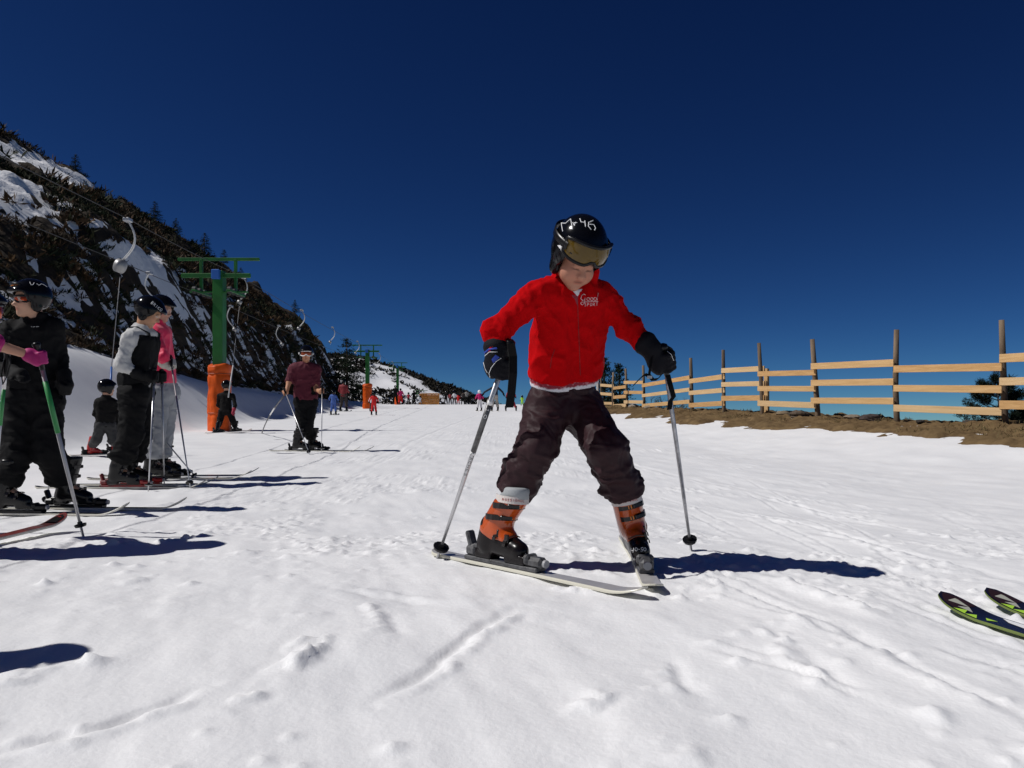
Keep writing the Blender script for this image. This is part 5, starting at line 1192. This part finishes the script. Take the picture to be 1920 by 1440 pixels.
# skis of someone just outside the frame on the right
def right_skis():
    top = mat('navy_black_ski', (.010, .010, .020), .25, coat=.4); sd = mat('lime_edge', (.13, .17, .04), .4); wh = mat('ski_cream', (.42, .42, .36), .4); lm = mat('ski_lime', (.45, .75, .06), .35); br = mat('ski_brown_tip', (.030, .014, .014), .25)
    dirv = unit(np.array([.27, -.96, 0]))
    for (u, v, lab) in ((1764, 1146, 'nearer black ski with lime triangles and pale tip window at right edge'), (1850, 1136, 'farther matching black and lime ski at the right edge')):
        tip = ground(u, v); tail = tip+dirv*1.45; z = snow_z(tip[0]+.3*dirv[0], tip[1]+.3*dirv[1]); tip[2] = z+.012; tail[2] = z+.012
        ski(tail, tip, lab, top, .098, sd, None, up_tip=.045, thick=.008, group='pair of black and lime skis', decals=[('tip_cap', br, [(.93, -.40), (.965, -.40), (.985, -.25), (.994, 0), (.985, .25), (.965, .40), (.93, .40)]), ('tip_window', wh, [(.905, .10), (.93, -.12), (.955, -.22), (.972, -.16), (.978, .04), (.966, .22), (.945, .24)]),
             ('lime_mark', lm, [(.935, .42), (.918, .12), (.905, .42)]), ('lime_mark', lm, [(.905, .42), (.892, .14), (.875, .42)]), ('lime_mark', lm, [(.872, .10), (.842, .10), (.857, .30)]), ('snow_smear', MATS['snow'], [(.86, -.38), (.83, -.12), (.72, .12), (.60, .18), (.50, .02), (.55, -.36), (.72, -.42)])])
right_skis()
# ------------------------------------------------------------------ writing, trims, straps
def bvh(objs):
    V = []; Fc = []
    for o in objs:
        n = len(V); w = wloc(o); V += [v.co+w for v in o.data.vertices]; Fc += [[i+n for i in p.vertices] for p in o.data.polygons]
    return BVHTree.FromPolygons(V, Fc)
def cast(tree, u, v):
    d = Vector(P(u, v, 1.0)-np.array([0, 0, HC])).normalized(); return tree.ray_cast(Vector((0, 0, HC)), d)
def strokes(tree, lines, r, m, name, parent, step=1.2, lift=.4):
    mb = MB(); n = 0
    for ln in lines:
        pts = []
        for (a, b) in zip(ln[:-1], ln[1:]):
            k = max(1, int(math.hypot(b[0]-a[0], b[1]-a[1])/step))
            for t in np.linspace(0, 1, k, endpoint=False): pts.append((a[0]+(b[0]-a[0])*t, a[1]+(b[1]-a[1])*t))
        pts.append(ln[-1]); run = []
        for (u, v) in pts+[(None, None)]:
            h = cast(tree, u, v) if u is not None else (None,)*4
            if h[0] is None or (run and np.linalg.norm(np.array(h[0])-run[-1]) > .03):
                if len(run) > 1: mb.tube(run, r, 6); n += 1
                run = [] if h[0] is None else [np.array(h[0]+h[1]*r*lift)]
            else: run.append(np.array(h[0]+h[1]*r*lift))
    if n:
        o = mb.build(name, m, parent, True); o['kind'] = 'stuff' if n > 1 else ''
        if n == 1: del o['kind']
        return o
def patch(tree, poly, m, name, parent, lift=.0025, n=7):
    c = np.mean(poly, 0); V = []; Fc = []; k = len(poly)
    for i in range(k):
        for t in range(1, n+1): V.append(c+(np.array(poly[i])-c)*t/n)
    pts = []; okc = True
    for p in [c]+V:
        h = cast(tree, *p)
        if h[0] is None: return None
        pts.append(np.array(h[0]+h[1]*lift))
    for i in range(k):
        j = (i+1) % k; Fc.append((0, 1+i*n, 1+j*n))
        for t in range(n-1): Fc.append((1+i*n+t, 2+i*n+t, 2+j*n+t, 1+j*n+t))
    return mesh(name, pts, Fc, m, parent)
def circ(x, y, rx, ry=None, n=10, a0=0, a1=360): ry = ry or rx; return [(x+rx*math.cos(math.radians(a)), y+ry*math.sin(math.radians(a))) for a in np.linspace(a0, a1, n)]
FONT = {'A': [[(0, 0), (.4, 1), (.8, 0)], [(.15, .38), (.65, .38)]], 'B': [[(0, 0), (0, 1), (.5, .95), (.6, .75), (.45, .53), (0, .5)], [(.45, .53), (.68, .3), (.5, .03), (0, 0)]], 'C': [[(.7, .85), (.4, 1), (.05, .7), (.05, .3), (.4, 0), (.7, .15)]], 'E': [[(.65, 1), (0, 1), (0, 0), (.65, 0)], [(0, .5), (.5, .5)]],
        'G': [[(.7, .85), (.4, 1), (.05, .7), (.05, .3), (.4, 0), (.7, .15), (.7, .45), (.45, .45)]], 'H': [[(0, 0), (0, 1)], [(.7, 0), (.7, 1)], [(0, .5), (.7, .5)]], 'I': [[(.35, 0), (.35, 1)]], 'K': [[(0, 0), (0, 1)], [(.65, 1), (0, .45), (.7, 0)]], 'L': [[(0, 1), (0, 0), (.6, 0)]], 'N': [[(0, 0), (0, 1), (.7, 0), (.7, 1)]],
        'O': [circ(.38, .5, .36, .5, 11)], 'P': [[(0, 0), (0, 1), (.5, .98), (.65, .75), (.5, .5), (0, .48)]], 'R': [[(0, 0), (0, 1), (.5, .98), (.65, .75), (.5, .5), (0, .48)], [(.35, .48), (.7, 0)]], 'S': [[(.68, .88), (.35, 1), (.05, .78), (.35, .52), (.68, .27), (.35, 0), (.02, .12)]], 'T': [[(0, 1), (.8, 1)], [(.4, 1), (.4, 0)]],
        '0': [circ(.38, .5, .34, .5, 11)], '1': [[(.15, .8), (.4, 1), (.4, 0)]], '4': [[(.5, 0), (.5, 1), (0, .35), (.75, .35)]], '5': [[(.65, 1), (.1, 1), (.05, .55), (.45, .6), (.68, .3), (.4, 0), (.02, .1)]], '-': [[(.1, .45), (.6, .45)]]}
def text_px(s, p0, p1, h):
    p0 = np.array(p0, float); d = np.array(p1, float)-p0; L = np.linalg.norm(d); d /= L; up = np.array([d[1], -d[0]]); w = L/len(s); out = []
    for i, ch in enumerate(s):
        for ln in FONT.get(ch, []): out.append([tuple(p0+d*(i+x*.85)*w+up*y*h) for (x, y) in ln])
    return out
WPAINT = mat('white_paint', (.80, .80, .80), .5); JW = mat('print_white', (.72, .66, .66), .7)
hel = BCH['helmet']; th_ = bvh([hel]); jk = BCH['jacket']; tj = bvh([jk])
strokes(th_, [[(1055.4, 434.3), (1052.5, 418.3), (1060.7, 418.9), (1070.2, 410.7), (1073.7, 430.1)], [(1074.3, 417.2), (1077.3, 423.6), (1079, 416.6)], [(1076.7, 418.3), (1082.6, 417.7)], [(1087.3, 410), (1089.7, 416.6), (1097.3, 417.2)], [(1096.7, 414.2), (1097.9, 425.4)],
               [(1112, 413.6), (1103.8, 417.2), (1103.2, 424.2), (1108.5, 430.7)], [(1105, 420.7), (1113.3, 421.3), (1116.8, 427.8), (1114.4, 431.9)]], .0017, WPAINT, 'handwriting', hel, 1.0)
strokes(th_, [[(1044.8, 419.5), (1039.5, 427.8), (1043.6, 439.6), (1055.4, 451.4), (1066, 458)]], .0010, WPAINT, 'trim_line', hel)
patch(th_, [(1046, 460), (1060.5, 459), (1056, 474)], WPAINT, 'sticker', hel)
strokes(th_, [[(1051, 465), (1051.2, 468)], [(1053, 468), (1053.4, 463), (1056, 467.5), (1057, 462)]], .0011, mat('tip_black', (.012, .012, .013)), 'sticker_print', hel, 1.0, 1.6)
def ox(x, y): return (900+x/5.647, 480+y/5.647)
good = [[ox(1115, 412), ox(1098, 402), ox(1075, 420), ox(1068, 450), ox(1085, 472), ox(1108, 462), ox(1112, 442)], [ox(1110, 445), ox(1108, 490), ox(1085, 518), ox(1066, 505), ox(1070, 488), ox(1110, 486), ox(1250, 480)], [ox(a, b) for (a, b) in circ(1145, 456, 15, 17)], [ox(a, b) for (a, b) in circ(1183, 456, 15, 17)], [ox(a, b) for (a, b) in circ(1219, 454, 15, 17)], [ox(1252, 392), ox(1238, 470)]]
strokes(tj, good, .0010, JW, 'chest_print', jk, 1.0); strokes(tj, text_px('SPORT', ox(1105, 530), ox(1258, 526), 5.5), .0008, JW, 'chest_print', jk, 1.0)
strokes(tj, [[(1083, 562), (1084, 600), (1086, 650), (1088, 704)]], .0015, mat('zip_red', (.22, .002, .004), .6), 'zip', jk, 3, .2)
patch(tj, [(1069, 541), (1091, 543), (1082, 556)], mat('shirt_white', (.66, .65, .68), .8), 'shirt_neck', jk, .004); patch(tj, [(1071, 553), (1083, 555), (1083, 574)], mat('shirt_crimson', (.26, .02, .035), .8), 'shirt_front', jk, .003)
strokes(tj, [[(1040, 655), (1034, 672), (1032, 690)], [(1130, 668), (1133, 690)]], .0014, mat('zip_red', (.20, .004, .006)), 'pocket_seam', jk, 2, .2)
for g in [c for c in BOY.children if c.name.startswith('glove')]:
    tg = bvh([g]); xs = np.mean([v.co[0] for v in g.data.vertices])+wloc(g)[0]
    if xs < .2:
        strokes(tg, [[(932.5, 660), (917.5, 660), (909, 667.5), (906, 677.5), (910, 692), (914, 699)]], .0013, WPAINT, 'piping', g); strokes(tg, [[(940, 671), (930, 678), (921, 690), (917, 700), (919, 708)]], .0013, WPAINT, 'piping', g)
        patch(tg, [(929, 665), (937, 670), (925, 681), (922, 674)], mat('glove_blue', (.012, .045, .36), .6), 'blue_panel', g); strokes(tg, [[(906, 664), (917, 655), (932, 653)]], .0035, mat('glove_blue', (.012, .045, .36), .6), 'blue_cuff', g)
    else: strokes(tg, [[(1250, 658), (1258, 664), (1263, 676)]], .0012, WPAINT, 'piping', g)
poles = [o for o in bpy.data.objects if o.name.startswith('ski_pole') and o.parent is None]
pl1 = [o for o in poles if "right hand, planted" in o['label']][0]; pl2 = [o for o in poles if "left hand, standing" in o['label']][0]
MB().ribbon([P(958, 645, 3.0), P(962, 668, 2.965), P(962, 700, 2.95), P(959, 735, 2.96), P(955, 764, 2.97)], .033, .004, (.9, .43, 0)).build('strap', BLK, pl1)
MB().ribbon([P(1222, 668, 3.16), P(1219, 690, 3.14), P(1217, 704, 3.14), P(1224, 712, 3.14), P(1233, 711, 3.15), P(1240, 703, 3.16)], .016, .002, (.75, .1, .65)).build('strap', BLK, pl2)
MB().ribbon([P(1218, 706, 3.14), P(1210, 702, 3.14), P(1204, 706, 3.14), P(1195, 715, 3.14), P(1187, 723, 3.14)], .013, .002, (.5, .1, .86)).build('strap', BLK, pl2)
MB().box(P(1218, 707, 3.135), (.010, .004, .006)).build('strap_buckle', STEEL, pl2)
MB().ribbon([P(1252, 703, 3.18), P(1257, 722, 3.17), P(1263, 744, 3.17), P(1257, 752, 3.17), P(1255, 768, 3.17)], .020, .002, (1, .1, .2)).build('strap', BLK, pl2)
t1 = bvh([c for c in pl1.children if c.name.startswith('shaft')])
def on_pole(pa, pb, v): 
    t = (np.linspace(0, 1, 600)[:, None]); q = pa+(pb-pa)*t; row = HOR-(q[:, 2]-HC)/q[:, 1]*F; i = int(np.argmin(abs(row-v))); return np.array([960+q[i, 0]/q[i, 1]*F, v])
a, b = on_pole(BP[0], BP[1], 785), on_pole(BP[0], BP[1], 755); off = np.array([2.2, .7])
strokes(t1, text_px('110', on_pole(BP[0], BP[1], 752)-off, on_pole(BP[0], BP[1], 790)-off, 4.6), .0009, WPAINT, 'printed_size', pl1, .8)
strokes(t1, text_px('LACHES', on_pole(BP[0], BP[1], 850)-off, on_pole(BP[0], BP[1], 895)-off, 4.4), .0008, mat('tip_black', (.012, .012, .013)), 'printed_name', pl1, .8)
bt = [c for c in BOY.children if c.name.startswith('boot')]
for b_ in bt:
    tb = bvh([b_]); xs = np.mean([v.co[0] for v in b_.data.vertices])+wloc(b_)[0]; ps = [c for c in b_.children if c.name.startswith('power_strap')]
    if xs < .25:
        strokes(tb, [[(985, 1037), (987, 1042), (992, 1041)], [(990, 1036), (991.5, 1045)], circ(995, 1040, 2.2, 3.2)], .0013, WPAINT, 'painted_size', b_, .9)
    else: strokes(tb, [[(1184, 1028), (1183, 1032), (1188, 1032)], [(1188.5, 1027), (1187, 1036)], circ(1193, 1030, 2.3, 3), [(1197, 1030), (1199, 1030)], [(1206, 1026.5), (1202, 1027), (1202, 1029.5), (1205.5, 1030.5), (1204, 1033.5), (1201, 1033)], circ(1209, 1030, 2.2, 3)], .0013, WPAINT, 'painted_size', b_, .9)
    if ps:
        tp = bvh(ps); vs = np.array([v.co for v in ps[0].data.vertices])+np.array(wloc(ps[0])); vs = vs[vs[:, 1] < np.percentile(vs[:, 1], 45)]; u = 960+vs[:, 0]/vs[:, 1]*F; v = HOR-(vs[:, 2]-HC)/vs[:, 1]*F
        c0, c1 = np.percentile(u, 22), np.percentile(u, 85); kf = np.polyfit(u, v, 1); strokes(tp, text_px('ROSSIGNOL', (c0, np.polyval(kf, c0)+2.2), (c1, np.polyval(kf, c1)+2.2), 4.2), .0009, mat('print_red', (.35, .03, .02), .5), 'band_print', ps[0], .7)
ppl = {o['label'][:22]: o for o in bpy.data.objects if o.name.startswith('person') and o.parent is None}
def childof(o, n): return [c for c in o.children if c.name.startswith(n)][0]
pb_ = [o for k, o in ppl.items() if k.startswith('person in light grey')][0]; hb = childof(pb_, 'helmet'); strokes(bvh([hb]), text_px('BRIKO', (283, 569), (303, 585), 5), .0022, WPAINT, 'helmet_print', hb, .8)
pa_ = [o for k, o in ppl.items() if k.startswith('person in black')][0]; ha = childof(pa_, 'helmet'); ta = bvh([ha]); strokes(ta, [[(56, 529), (58, 534), (62, 534), (64, 530)], [(69, 532), (73, 535), (78, 532), (84, 535), (88, 538)], [(33, 518), (40, 520), (48, 516), (54, 517)]], .0018, WPAINT, 'helmet_print', ha, .8)
ja = childof(pa_, 'jacket'); strokes(bvh([ja]), [[(58, 613), (60, 612.5)], [(61.5, 613), (66, 612.5)], [(67.5, 612.6), (73, 612)]], .0014, WPAINT, 'chest_print', ja, .8)
